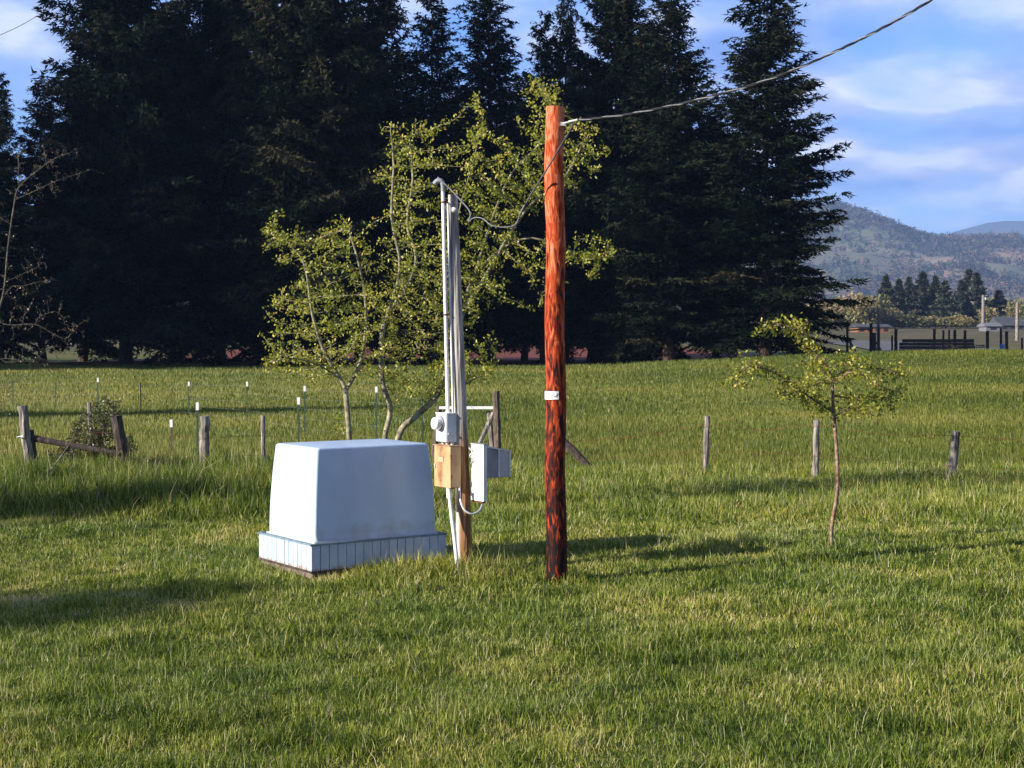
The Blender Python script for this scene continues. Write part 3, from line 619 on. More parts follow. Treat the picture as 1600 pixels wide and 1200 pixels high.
    for px, pb, pt, Y, wt in L:
        b = on_ground(px, pb, Y); tp = W(px, pt, Y); mb = MB(); w = .020
        mb.box((b+tp)/2-o, (w*1.6, w*.4, (tp-b).z)); mb.box((b+tp)/2-o+Vector((0, w*.6, 0)), (w*.4, w*.8, (tp-b).z))
        p = mb.build('steel_post', M['greygreen'], t)
        if wt: c = MB(); c.box(tp-o-Vector((0, .002, .035)), (.05, .022, .13)); c.build('white_tip', M['white'], p)
        tops.append((b, tp))
    for q in (.15, .35, .55, .75, .93): wire(t, o, [b.lerp(tp, .1+.9*q) for b, tp in tops], .002, 'wire')
    for k in range(len(tops)-1):      # woven stays
        pass
    for px, pt, pb, Y, lab in ((268, 657, 732, 27.5, 'short green steel post with a bright white tip in brown weeds'), (309, 630, 738, 26.6, 'green steel post with a white tip close behind a wooden post'), (467, 622, 722, 28.5, 'green steel post with a large white tip just left of the small tree stem')):
        b = on_ground(px, pb, Y); tp = W(px, pt, Y); tt = thing('steel_post', b, lab, 'post', 'loose steel posts in the field')
        mb = MB(); h = (tp-b).z; mb.box((0, 0, h/2), (.034, .010, h)); mb.box((0, .014, h/2), (.010, .018, h))
        for k in range(12): mb.box((0, -.008, .25+h*.7*k/12), (.012, .008, .012))
        mb.build('shaft', M['greygreen'] if px != 268 else M['bark'], tt)
        c = MB(); c.box((0, -.001, h-.055), (.052, .024, .14)); c.build('white_tip', M['white'], tt)
build_fences()

# ------------------------------------------------------------------ conifers
def conifer_crown(seed, H, R, nb=210, low=.10, leafs=(.36, .115), droop=.28, density=1.65, power=.8, sunlit_tint=0.0):
    r = np.random.default_rng(seed); P = []; T = []
    Vs, Ts = [], []
    a0 = r.uniform(0, 2*PI, nb)
    for i in range(nb):
        t = low+(1-low)*((i+r.random())/nb)**.92; z0 = H*t
        u = (t-low)/(1-low)
        cl = float(vnoise(math.cos(a0[i])*1.7+seed, z0*.45+math.sin(a0[i])*1.7, seed)); L = R*((1-u)**power)*r.uniform(.62, 1.12)*(.62+.72*cl)*(1 if u > .12 else .75+2*u)+.25
        a = a0[i]; up = .02+.88*u+r.uniform(-.27, .27); dr = droop*(1-u*.7)*r.uniform(.6, 1.4)
        nt = max(5, int(L*7.5*density))
        s = np.sort(r.uniform(.03, 1.0, nt)); s = np.append(s, 1.0)
        cx, cy = math.cos(a), math.sin(a)
        def pos(s): return np.stack([cx*L*s, cy*L*s, z0+L*(up*s-dr*s*s*1.6+dr*.75*s**4)], -1)
        B = pos(s)
        side = np.where(np.arange(len(s)) % 2 == 0, 1, -1)*r.uniform(.45, 1.15, len(s)); side[-1] = 0
        tl = (.30*L*(1-s*.75)+.28)*r.uniform(.7, 1.2, len(s)); tl[-1] = .45
        ta = a+side
        m = np.maximum(4, (tl*7*density).astype(int)); tot = int(m.sum())
        idx = np.repeat(np.arange(len(s)), m); q = r.random(tot)
        base = B[idx]+np.stack([np.cos(ta[idx])*tl[idx]*q, np.sin(ta[idx])*tl[idx]*q, -.30*tl[idx]*q*q*tl[idx]+r.normal(0, .03, tot)-.1*tl[idx]*q], -1)
        la = ta[idx]+r.normal(0, .65, tot); le = r.normal(-.25, .5, tot)
        ll = leafs[0]*r.uniform(.55, 1.25, tot)*(.75+.25*min(1, L/3)); lw = leafs[1]*r.uniform(.6, 1.3, tot)
        d = np.stack([np.cos(la)*np.cos(le), np.sin(la)*np.cos(le), np.sin(le)], -1)
        rv = r.normal(size=(tot, 3)); w = np.cross(d, rv); w /= np.linalg.norm(w, axis=1)[:, None]+1e-9
        Vs.append(np.stack([base-w*lw[:, None]*.5, base+w*lw[:, None]*.5, base+d*ll[:, None]], 1).reshape(-1, 3))
        tn = np.clip(r.normal(.26, .20)+.30*r.random(tot)+.18*s[idx]+sunlit_tint, 0, 1); Ts.append(np.repeat(tn, 3))
        # the branch itself
        ss_ = np.linspace(0, .95, 6); C = pos(ss_); rad = .035+.012*L*(1-ss_); 
        for k in range(5):
            w_ = np.array([-cy, cx, 0]); zz = np.array([0, 0, 1.0])
            for ww in (w_, zz):
                Vs.append(np.array([C[k]-ww*rad[k]*.5, C[k]+ww*rad[k]*.5, C[k+1]])); Ts.append(np.array([.97, .97, .97])*r.uniform(.9, 1.02))
    V = np.concatenate(Vs); T = np.clip(np.concatenate(Ts), 0, 1)
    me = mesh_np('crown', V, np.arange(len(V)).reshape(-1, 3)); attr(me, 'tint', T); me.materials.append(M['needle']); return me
def trunk_mesh(H, r0, seed, mat='firbark', dead=14, low=.2):
    rr = random.Random(seed); mb = MB(); K = 14
    mb.tube([Vector((rr.uniform(-.06, .06), rr.uniform(-.06, .06), H*.97*k/K-(.3 if k == 0 else 0))) for k in range(K+1)], [r0*(1.35 if k == 0 else 1)*(1-.93*k/K) for k in range(K+1)], 10, jit=.06, rng=rr)
    for i in range(dead):
        z = H*rr.uniform(.04, low+.12); a = rr.uniform(0, 2*PI); L = rr.uniform(.8, 2.2)
        mb.tube([Vector((0, 0, z)), Vector((math.cos(a)*L*.5, math.sin(a)*L*.5, z+.05)), Vector((math.cos(a)*L, math.sin(a)*L, z-.25*L))], [.05, .035, .01], 4)
    me = bpy.data.meshes.new('trunk'); me.from_pydata(mb.v, [], mb.f); me.update(); me.materials.append(M[mat]); return me
FIR = []
for i, (R, low, nb, dr, pw) in enumerate(((6.2, .07, 370, .30, .64), (5.0, .05, 360, .24, .76), (4.3, .10, 320, .20, .80), (6.6, .05, 360, .34, .60), (6.6, .06, 390, .30, .60))):
    FIR.append((conifer_crown(40+i, 27.0, R, nb, low, droop=dr, power=pw, sunlit_tint=.16*(i == 4)), trunk_mesh(27.0, .30, i), R))  # last crown gets warmer needles: sunlit tips painted into the tint
def fir(px, Y, top_py, width, kind, label, rz, group, name='fir_tree', floor=None):
    p = W(px, 560, Y); z = G(p.x, p.y); top = W(px, top_py, Y).z
    sz = (top-z)/27.0; sx = width/FIR[kind][2]
    t = thing(name, (p.x, Y, z), label, 'tree', group, rz); t.scale = (sx, sx, sz)
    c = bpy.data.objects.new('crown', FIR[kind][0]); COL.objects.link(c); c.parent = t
    k = bpy.data.objects.new('trunk', FIR[kind][1]); COL.objects.link(k); k.parent = t
    return t
def build_firs():
    g = 'tall firs along the far edge of the field'
    F = [(2, 96, 118, 3.0, 1, 'small dark fir at the left edge, lower than the others'),
         (66, 98, 128, 3.6, 2, 'fir with sparse branches rising left of the biggest trees'),
         (196, 91, -230, 7.4, 0, 'broad dark fir on the left with its trunk base exposed on red litter'),
         (345, 95, -150, 6.0, 3, 'dark fir second of the broad trees from the left'),
         (497, 90, -260, 7.0, 4, 'large fir with brownish sunlit branch tips, left of the leafy tree'),
         (594, 98, -100, 5.0, 1, 'dark fir close behind the left side of the leafy tree'),
         (676, 97, -14, 4.3, 2, 'pointed fir above the top of the meter post'),
         (765, 99, -45, 5.0, 2, 'pointed fir between the meter post and the pole top'),
         (850, 101, 22, 3.4, 2, 'slim low fir just left of the utility pole top'),
         (884, 104, -6, 3.3, 1, 'slim pointed fir directly above the utility pole'),
         (962, 96, -70, 5.4, 3, 'brownish fir immediately right of the utility pole'),
         (1044, 92, -34, 5.3, 1, 'full fir crossed by the overhead cable, second from the right'),
         (1196, 90, -48, 6.0, 1, 'rightmost tall fir with clear sky beside it')]
    rr = random.Random(8)
    for px, Y, tp, w, k, lab in F: fir(px, Y, tp, w, k, lab, rr.uniform(0, 6.28), g)
    gb = 'firs standing deeper in the wood'
    B = [(-90, 108, 190, 6, 3, 'fir deep in the wood, out beyond the left edge'), (130, 106, 90, 5, 1, 'fir deep in the wood showing between the two leftmost trees'), (270, 108, 20, 6, 0, 'fir deep in the wood behind the broad left pair'),
         (420, 107, 10, 6, 3, 'fir deep in the wood, seen in the gap left of the brownish fir'), (560, 109, 40, 5, 0, 'fir deep in the wood behind the left half of the leafy tree'), (640, 112, 120, 4.5, 2, 'fir deep in the wood showing dark above the leafy tree'),
         (725, 110, 150, 5, 3, 'fir deep in the wood in the gap left of the pole'), (820, 112, 120, 5, 0, 'fir deep in the wood behind the pole top'), (925, 108, 120, 5, 1, 'fir deep in the wood right of the pole top'),
         (1010, 107, 60, 5, 3, 'fir deep in the wood in the notch right of the pole'), (1118, 104, 175, 4.6, 0, 'fir deep in the wood filling the gap beside the rightmost tall fir')]
    for px, Y, tp, w, k, lab in B: fir(px, Y, tp, w, k, lab, rr.uniform(0, 6.28), gb)
    # outside the picture to the left: they shade the lawn and the wood's edge
    S = [(-30.4, 1.0, 11.2, 2.6, 1), (-33.5, -1.2, 12.2, 2.8, 0), (-33.5, 7.2, 12.0, 3.0, 0), (-36, 33.5, 13.0, 3.4, 3), (-60, 72, 29, 7.5, 0), (-46, 82, 27, 6.5, 3), (-74, 60, 30, 7, 0), (-57, 88, 28, 7, 1)]
    for i, (x, y, H, w, k) in enumerate(S):
        t = thing('fir_tree', (x, y, G(x, y)), 'fir standing out to the left of the view', 'tree', 'firs outside the left of the view', i*1.3); t.scale = (w/FIR[k][2], w/FIR[k][2], H/27)
        for nm, me in (('crown', FIR[k][0]), ('trunk', FIR[k][1])): c = bpy.data.objects.new(nm, me); COL.objects.link(c); c.parent = t
build_firs()

# ------------------------------------------------------------------ broadleaf trees by space colonisation
def grow(limbs, attractors, step=.10, di=.7, dk=.22, iters=90, seed=1):
    "limbs: list of polylines (world points). returns nodes, parents"
    N = []; Pn = []
    for pl in limbs:
        pl = smooth_path(pl, 4); prev = None; par = -1
        if N and not limbs[0] is pl:
            d = [(Vector(q)-pl[0]).length for q in N]; j = int(np.argmin(d)); par = j if d[j] < .25 else -1
        for p in pl:
            if prev is not None:
                Ld = (p-prev).length; k = max(1, int(Ld/step))
                for i in range(1, k+1): q = prev.lerp(p, i/k); N.append(tuple(q)); Pn.append(par); par = len(N)-1
            else: N.append(tuple(p)); Pn.append(par); par = len(N)-1
            prev = p
    r = np.random.default_rng(seed); A = np.array(attractors, float); nodes = np.array(N); par = list(Pn)
    best = np.full(len(A), 1e9); bi = np.zeros(len(A), int); new0 = 0; alive = np.ones(len(A), bool)
    for it in range(iters):
        nw = nodes[new0:]
        if len(nw) == 0: break
        for s in range(0, len(nw), 400):
            d = np.linalg.norm(A[:, None]-nw[None, s:s+400], axis=2); j = d.argmin(1); dm = d[np.arange(len(A)), j]
            up = dm < best; best[up] = dm[up]; bi[up] = new0+s+j[up]
        alive &= best > dk
        act = alive & (best < di)
        if not act.any(): break
        idx = bi[act]; v = A[act]-nodes[idx]; v /= np.linalg.norm(v, axis=1)[:, None]
        u, inv = np.unique(idx, return_inverse=True); acc = np.zeros((len(u), 3)); np.add.at(acc, inv, v)
        acc += r.normal(0, .25, acc.shape); acc /= np.linalg.norm(acc, axis=1)[:, None]+1e-9
        new0 = len(nodes); nodes = np.concatenate([nodes, nodes[u]+acc*step]); par += list(u)
        if len(nodes) > 14000: break
    return nodes, np.array(par)
def tree_meshes(nodes, par, r_tip, r_exp, leaf, nleaf, leafmat, barkmat, seed, min_r_leaf=.012, clus=.07, tint=(.45, .2), rmax=.2, leafy_zmin=None, parent=None, origin=None):
    n = len(nodes); area = np.zeros(n); kids = np.zeros(n, int)
    for i in range(n):
        if par[i] >= 0: kids[par[i]] += 1
    acc = np.zeros(n)
    for i in range(n-1, -1, -1):
        if kids[i] == 0 or acc[i] == 0: acc[i] = max(acc[i], r_tip**r_exp)
        if par[i] >= 0: acc[par[i]] += acc[i]
    rad = np.minimum(acc**(1/r_exp), rmax)
    o = np.array(origin)
    # chains
    children = [[] for _ in range(n)]
    for i in range(n):
        if par[i] >= 0: children[par[i]].append(i)
    mb = MB(); stack = [(i, -1) for i in range(n) if par[i] < 0]
    while stack:
        i, p = stack.pop(); ch = [] if p < 0 else [p]; cur = i
        while True:
            ch.append(cur)
            if not children[cur]: break
            nx = max(children[cur], key=lambda k: rad[k])
            for k in children[cur]:
                if k != nx: stack.append((k, cur))
            cur = nx
        if len(ch) > 1:
            rs = [min(rad[c], rad[ch[1]]*1.25) if j == 0 and p >= 0 else rad[c] for j, c in enumerate(ch)]
            mb.tube([Vector(nodes[c]-o) for c in ch], rs, 8 if rs[0] > .03 else (5 if rs[0] > .012 else 3), caps=False)
    mb.build('trunk', barkmat, parent)
    r = np.random.default_rng(seed)
    cand = np.where((rad < min_r_leaf) & (np.arange(n) > 0))[0]
    if leafy_zmin is not None: cand = cand[nodes[cand, 2] > leafy_zmin]
    pick = r.choice(cand, nleaf); B = nodes[pick]-o+r.normal(0, clus, (nleaf, 3))
    tw = r.random(n)
    d = r.normal(size=(nleaf, 3)); d[:, 2] += .35; d /= np.linalg.norm(d, axis=1)[:, None]; w = np.cross(d, r.normal(size=(nleaf, 3))); w /= np.linalg.norm(w, axis=1)[:, None]
    ll = leaf*r.uniform(.6, 1.3, nleaf)[:, None]; wd = ll*.28
    V = np.stack([B, B+d*ll*.5+w*wd, B+d*ll, B+d*ll*.5-w*wd], 1).reshape(-1, 3)
    me = mesh_np('foliage', V, F4=np.arange(nleaf*4).reshape(-1, 4))
    tn = np.clip(r.normal(tint[0], tint[1], nleaf)+.25*(vnoise(B[:, 0]*2.5, B[:, 2]*2.5, seed)-.5), 0, 1); attr(me, 'tint', np.repeat(tn, 4))
    return link('foliage', me, leafmat, parent)
def fill(blobs, n, seed):
    r = np.random.default_rng(seed); out = []; vol = np.array([b[1][0]*b[1][1]*b[1][2]*(b[2] if len(b) > 2 else 1) for b in blobs]); vol /= vol.sum()
    for b, f in zip(blobs, vol):
        k = int(n*f)+3; q = r.normal(size=(k, 3)); q /= np.linalg.norm(q, axis=1)[:, None]; q *= (r.random(k)**.42)[:, None]
        out.append(np.array(b[0])+q*np.array(b[1]))
    return np.concatenate(out)
def build_leafy_tree():
    Y = 20.0; s = Y/FPX
    def w(px, py, dy=0): p = W(px, py, Y+dy); return p
    zg = G(-1.9, 20); 
    def root(px, dy): p = W(px, 800, Y+dy); return Vector((p.x, p.y, G(p.x, p.y)-.1))
    A = [root(553, -.4), w(546, 690, -.4), w(540, 615, -.35), w(532, 592, -.3), w(505, 545, -.4), w(488, 490, -.5), w(476, 415, -.6), w(455, 385, -.6), w(425, 352, -.7)]
    A2 = [w(540, 612, -.35), w(565, 560, -.1), w(572, 480, .1), w(560, 410, 0), w(545, 360, .1)]
    A3 = [w(532, 592, -.3), w(500, 572, -.6), w(460, 560, -.9), w(420, 566, -1.0)]
    B = [root(592, 0), w(600, 692, 0), w(610, 640, 0), w(598, 600, .05), w(596, 560, .1), w(602, 500, .1), w(640, 440, .2), w(650, 400, .2), w(636, 350, .3), w(645, 280, .3), w(640, 215, .35)]
    B2 = [w(603, 500, .1), w(625, 420, -.3), w(612, 340, -.4), w(615, 260, -.4), w(610, 200, -.4)]
    C = [root(606, .2), w(622, 685, .2), w(648, 652, .2), w(682, 618, .3), w(705, 560, .5), w(722, 490, .6), w(738, 440, .6), w(775, 395, .6), w(830, 372, .6), w(900, 395, .5), w(945, 405, .5)]
    C2 = [w(738, 440, .6), w(770, 340, .6), w(800, 270, .7), w(842, 225, .7), w(862, 170, .8), w(845, 130, .8)]
    C3 = [w(722, 490, .6), w(760, 430, .3), w(820, 330, .2), w(880, 280, .1), w(915, 215, .1)]
    C4 = [w(682, 618, .3), w(730, 598, .3), w(770, 575, .4)]
    C5 = [w(705, 560, .5), w(700, 440, .9), w(715, 340, 1), w(740, 250, 1), w(755, 180, 1)]
    def bl(px, py, rx, ry, rd, wgt=1.0, dy=0): p = W(px, py, Y+dy); return ((p.x, p.y, p.z), (rx*s, rd, ry*s), wgt)
    blobs = [bl(445, 375, 48, 45, .5), bl(520, 400, 75, 70, .9), bl(480, 500, 75, 75, 1.0), bl(560, 510, 80, 90, 1.1), bl(465, 565, 65, 38, .9), bl(640, 470, 80, 110, 1.1), bl(640, 300, 62, 115, .8), bl(610, 215, 25, 35, .4),
             bl(655, 200, 25, 30, .4), bl(700, 560, 85, 75, 1.0), bl(720, 430, 70, 100, 1.0), bl(760, 300, 60, 120, .9), bl(735, 180, 22, 45, .4), bl(840, 165, 42, 50, .6), bl(830, 270, 60, 80, .8), bl(900, 235, 62, 60, .6, 1.3), bl(915, 400, 55, 45, .6, 1.3), bl(830, 420, 60, 70, .7, .7), bl(525, 665, 28, 22, .3, .5), bl(620, 590, 60, 35, .7, .8)]
    att = fill(blobs, 3000, 7)
    nodes, par = grow([A, A2, A3, B, B2, C, C2, C3, C4, C5], att, .085, .8, .16, 120, 3)
    o = Vector((W(590, 800, Y).x, Y, G(-1.9, 20)))
    t = thing('leafy_tree', o, 'multi-stemmed small tree in fresh yellow-green leaf behind the white pump house', 'tree')
    tree_meshes(nodes, par, .0042, 2.35, .047, 23000, M['leaf'], M['lichen'], 4, .0125, .032, (.52, .24), .085, parent=t, origin=o)
def build_sapling():
    Y = 16.5; b = W(1302, 860, Y); zg = G(b.x, Y)
    def w(px, py, dy=0): return W(px, py, Y+dy)
    trunk = [Vector((b.x, Y, zg-.06)), w(1299, 838), w(1301, 812), w(1307, 780), w(1309, 745), w(1307, 700), w(1304, 660), w(1302, 640), w(1301, 612), w(1300, 590)]
    lead = [w(1300, 590), w(1292, 575), w(1277, 556, .1), w(1264, 540, .15), w(1245, 518, .15), w(1218, 506, .1), w(1188, 516, 0)]
    lead2 = [w(1264, 540, .15), w(1252, 512, .3), w(1245, 505, .35)]
    L1 = [w(1303, 645), w(1282, 632, -.1), w(1262, 618, -.2), w(1236, 600, -.3), w(1206, 580, -.35), w(1172, 565, -.4)]
    L1b = [w(1206, 580, -.35), w(1172, 572, -.45), w(1158, 585, -.5), w(1150, 600, -.5)]
    L1c = [w(1245, 606, -.3), w(1232, 616, -.35), w(1220, 618, -.4)]
    L2 = [w(1302, 640), w(1285, 635, .2), w(1268, 632, .3), w(1258, 627, .35)]
    R1 = [w(1304, 650), w(1322, 642, -.15), w(1345, 640, -.25), w(1366, 650, -.3)]
    R1b = [w(1336, 641, -.2), w(1341, 628, -.2), w(1340, 620, -.2)]
    R2 = [w(1303, 618), w(1330, 622, .2), w(1355, 620, .3), w(1388, 622, .4), w(1392, 638, .4)]
    R3 = [w(1301, 598), w(1328, 582, -.1), w(1352, 588, -.2), w(1378, 605, -.3), w(1404, 612, -.35)]
    R4 = [w(1300, 592), w(1325, 578, .2), w(1365, 576, .35), w(1390, 578, .4), w(1412, 585, .4)]
    U1 = [w(1297, 585), w(1275, 580, .15), w(1262, 572, .2)]
    U2 = [w(1301, 600), w(1280, 598, -.2), w(1262, 606, -.3), w(1256, 600, -.3)]
    U3 = [w(1300, 592), w(1308, 572, .1), w(1330, 565, .2), w(1342, 566, .2)]
    limbs = [trunk, lead, lead2, L1, L1b, L1c, L2, R1, R1b, R2, R3, R4, U1, U2, U3]
    r = np.random.default_rng(2); att = []
    for li, pl in enumerate(limbs[1:]):
        sp = smooth_path(pl, 8)
        for p in sp[3:]:
            for _ in range(4): att.append(np.array(p)+r.normal(0, .055, 3))
    nodes, par = grow(limbs, np.array(att), .03, .3, .04, 12, 2)
    o = Vector((b.x, Y, zg))
    t = thing('sapling', o, 'small bare-stemmed tree with a flat sparse leafy crown standing alone right of the pole', 'tree')
    # leaves on all nodes but the stem
    tree_meshes(nodes, par, .0024, 2.75, .045, 3500, M['leaf'], M['sapbark'], 9, .0125, .026, (.50, .22), .030, leafy_zmin=W(0, 652, Y).z, parent=t, origin=o)
def build_bare_tree():
    Y = 19.0
    def w(px, py, dy=0): return W(px, py, Y+dy)
    zg = G(-7.1, Y)
    tr = [Vector((w(-75, 800).x, Y, zg-.1)), w(-60, 700), w(-40, 600), w(-15, 520), w(5, 460), w(12, 390), w(22, 320), w(30, 292), w(62, 264), w(85, 248), w(112, 238)]
    l = [tr, [w(24, 312), w(55, 298), w(90, 282), w(142, 265)], [w(30, 292), w(29, 262), w(28, 240)], [w(72, 257), w(70, 240), w(67, 228)],
         [w(8, 440), w(28, 432), w(52, 420), w(68, 410)], [w(-10, 500), w(15, 508), w(55, 507), w(80, 520), w(102, 529), w(120, 512)], [w(55, 507), w(62, 495), w(82, 487)], [w(2, 470), w(18, 448), w(35, 447), w(60, 440)],
         [w(-30, 570), w(10, 560), w(45, 565), w(72, 548), w(88, 541)], [w(16, 350), w(0, 340), w(-30, 320)], [w(-20, 530), w(-40, 480), w(-60, 430), w(-80, 380)], [w(-40, 600), w(-10, 610), w(12, 600), w(30, 590)],
         [w(-50, 640), w(-20, 650), w(5, 630), w(12, 610)], [w(15, 508), w(18, 495), w(16, 487)], [w(35, 507), w(38, 492), w(45, 486)]]
    r = np.random.default_rng(12); att = []
    for pl in l:
        for p in smooth_path(pl, 7)[6:]:
            for _ in range(2): att.append(np.array(p)+r.normal(0, .12, 3))
    nodes, par = grow(l, np.array(att), .035, .32, .05, 9, 5)
    o = Vector((w(-75, 800).x, Y, zg))
    t = thing('bare_tree', o, 'pale lichened tree almost without leaves, reaching in from the left edge', 'tree')
    tree_meshes(nodes, par, .0020, 2.8, .026, 1300, M['bramble'], M['barebark'], 6, .008, .02, (.75, .2), .028, parent=t, origin=o)
    # low side branch sprays in front of the fence
    o = on_ground(65, 775, 22.5); t = thing('dead_branch', o, 'forked pale dead branch propped against the leaning fence post', 'branch')
    mb = MB()
    mb.tube(smooth_path([W(54, 778, 22.5)-o, W(72, 745, 22.6)-o, W(90, 720, 22.8)-o, W(110, 692, 23)-o]), [.018, .016, .016, .015, .014, .013, .012, .011, .010, .009, .008, .007, .006], 6)
    mb.tube(smooth_path([W(80, 733, 22.7)-o, W(76, 715, 22.7)-o, W(74, 700, 22.7)-o], 3), .007, 5)
    mb.tube(smooth_path([W(54, 778, 22.5)-o, W(44, 752, 22.5)-o, W(36, 735, 22.5)-o], 3), .008, 5)
    mb.build('limb', M['lichen'], t)
def build_shrubs():
    def shrub(px, py, Y, blobs, n, label, name, mat, tint, leaf=.04, seed=1, nl=4000, rt=.003, bark='bark', cat='shrub'):
        b = on_ground(px, py, Y); s = Y/FPX; r = random.Random(seed)
        bb = [((W(x, y, Y).x, Y+r.uniform(-.2, .2), W(x, y, Y).z), (rx*s, rd, ry*s)) for x, y, rx, ry, rd in blobs]
        limbs = []
        for k in range(7): x, y, rx, ry, rd = blobs[k % len(blobs)]; limbs.append([b+Vector((r.uniform(-.25, .25), r.uniform(-.15, .15), 0)), b.lerp(W(x, y, Y), .5)+Vector((r.uniform(-.1, .1), 0, .1)), W(x+r.uniform(-rx, rx)*.5, y+r.uniform(-ry, ry)*.5, Y)])
        nodes, par = grow(limbs, fill(bb, n, seed), .05, .5, .08, 40, seed)
        t = thing(name, b, label, cat)
        tree_meshes(nodes, par, rt, 2.4, leaf, nl, M[mat], M[bark], seed, .010, .03, tint, .025, parent=t, origin=b)
    shrub(150, 750, 25.0, [(150, 680, 42, 34, .45), (165, 640, 30, 25, .3), (130, 715, 55, 28, .5), (185, 700, 28, 30, .35)], 900, 'scraggly green and brown bush growing around the leaning fence posts', 'bush', 'bramble', (.42, .2), .045, 3, 7000)
    shrub(255, 750, 24.8, [(235, 728, 45, 16, .4), (275, 732, 40, 14, .35), (120, 738, 50, 14, .3)], 700, 'low tangle of dead brown bramble canes between the leaning and upright fence posts', 'bramble', 'bramble', (.88, .12), .035, 5, 3600, .0025, 'bark', 'bramble')
    shrub(1476, 775, 23.2, [(1470, 745, 18, 25, .2), (1500, 760, 30, 14, .3), (1452, 750, 12, 26, .15)], 260, 'dry pale grass stalks around the foot of the rightmost fence post', 'dry_stalks', 'bramble', (.9, .1), .03, 7, 350, .002, 'lichen', 'dry weeds')
    shrub(1100, 752, 25, [(1065, 745, 25, 9, .3), (1110, 752, 18, 9, .2)], 220, 'faded dead weeds at the foot of the left post behind the lawn', 'dry_weeds', 'bramble', (.95, .08), .03, 9, 700, .002, 'lichen', 'dry weeds')
build_leafy_tree(); build_sapling(); build_bare_tree(); build_shrubs()
build_grass()

# ------------------------------------------------------------------ corral at the crest, pile, valley
def build_corral():
    o = W(1450, 548, 96); o.z = G(o.x, 96)
    t = thing('corral_fence', o, 'dark upright corral posts and rails standing at the crest of the field on the right', 'fence')
    L = [(1324, 508, 97, .10), (1329, 530, 96, .07), (1361, 505, 98, .13), (1366, 520, 95, .16), (1373, 511, 97, .08), (1400, 514, 98, .13), (1394, 524, 99, .08), (1460, 514, 102, .12), (1474, 516, 103, .09), (1483, 515, 104, .08), (1492, 515, 102, .12), (1508, 516, 102, .11), (1543, 517, 97, .13), (1564, 512, 98, .09), (1573, 518, 96, .12), (1597, 528, 96, .08), (1625, 520, 96, .12)]
    for px, pt, Y, r in L:
        mb = MB(); b = W(px, 548, Y); b.z = G(b.x, Y)-.2; tp = W(px, pt, Y); post_mesh(mb, b-o, tp-o, r*.9, r*.8, 7); mb.build('post', M['darkwood'], t)
    def rail(p1, p2, r=.05, nm='rail', mat='darkwood'):
        mb = MB(); mb.tube([p1-o, p2-o], r, 6); mb.build(nm, M[mat], t)
    rail(W(1324, 516, 97), W(1361, 514, 98)); rail(W(1326, 530, 97), W(1337, 548, 96)); rail(W(1366, 530, 95), W(1380, 552, 94))
    # timber pile
    o2 = W(1460, 550, 93); o2.z = G(o2.x, 93)
    t2 = thing('timber_pile', o2, 'long low pile of dark timbers stacked beside the corral posts', 'timber pile')
    rr = random.Random(4)
    for row in range(6):
        for k in range(3 if row < 5 else 2):
            mb = MB(); zc = .10+row*.215; x0 = W(1404, 550, 93).x-o2.x+rr.uniform(-.05, .1)+row*.03; x1 = W(1525, 550, 93).x-o2.x+rr.uniform(-.12, .05)-row*.04
            mb.box(((x0+x1)/2, -.35+k*.32, zc), (x1-x0, .29, .20)); mb.build('timber', M['darkwood'], t2, .015)
    o3 = W(1531, 548, 94); o3.z = G(o3.x, 94)
    t3 = thing('wire_crate', o3, 'small grey rounded bundle at the right end of the timber pile', 'bundle')
    mb = MB()
    for k in range(7): 
        z = .15*k; w_ = .36*math.cos(k/7*1.1); mb.tube([(-w_, -.3, z), (w_, -.3, z), (w_, .3, z), (-w_, .3, z), (-w_, -.3, z)], .03, 5)
    for x in (-.3, -.1, .1, .3): mb.tube([(x, -.3, 0), (x, -.3, .8), (x*.5, .3, .9)], .025, 5)
    mb.build('strip', M['greywood'], t3)
    o4 = W(1566, 545, 95.5); o4.z = G(o4.x, 95.5); mb = MB()
    mb.tube([(0, 0, 0), (0.01, 0, .5), (0, 0, .95)], [.16, .17, .15], 12); mb.tube([(0, 0, .95), (0, 0, 1.02)], [.08, .05], 10)
    b = mb.build('barrel', pbr('blue_plastic', [(.3, (.12, .2, .42)), (.7, (.2, .3, .55))], 5)); b.location = o4; tag(b, 'small pale blue barrel between the corral posts on the right', 'barrel')
build_corral()

def sheet(name, pts_l, pts_r, lift, mat, label=None):
    V = []; 
    for a, b in zip(pts_l, pts_r):
        for k in range(9): p = [a[0]+(b[0]-a[0])*k/8, a[1]+(b[1]-a[1])*k/8]; V.append((p[0], p[1], G(*p)+lift))
    n = 9; F = [(i*n+k, i*n+k+1, (i+1)*n+k+1, (i+1)*n+k) for i in range(len(pts_l)-1) for k in range(n-1)]
    me = bpy.data.meshes.new(name); me.from_pydata(V, [], F); me.update(); ob = link(name, me, mat); tag(ob, kind='structure')
xs_ = list(range(-100, 321, 6))
sheet('road', [(20+.1*y, y) for y in range(126, 196, 4)], [(42+.04*y, y) for y in range(126, 196, 4)], .12, pbr('gravel', [(.3, (.075, .075, .075)), (.7, (.12, .115, .11))], .5, rough=.9))

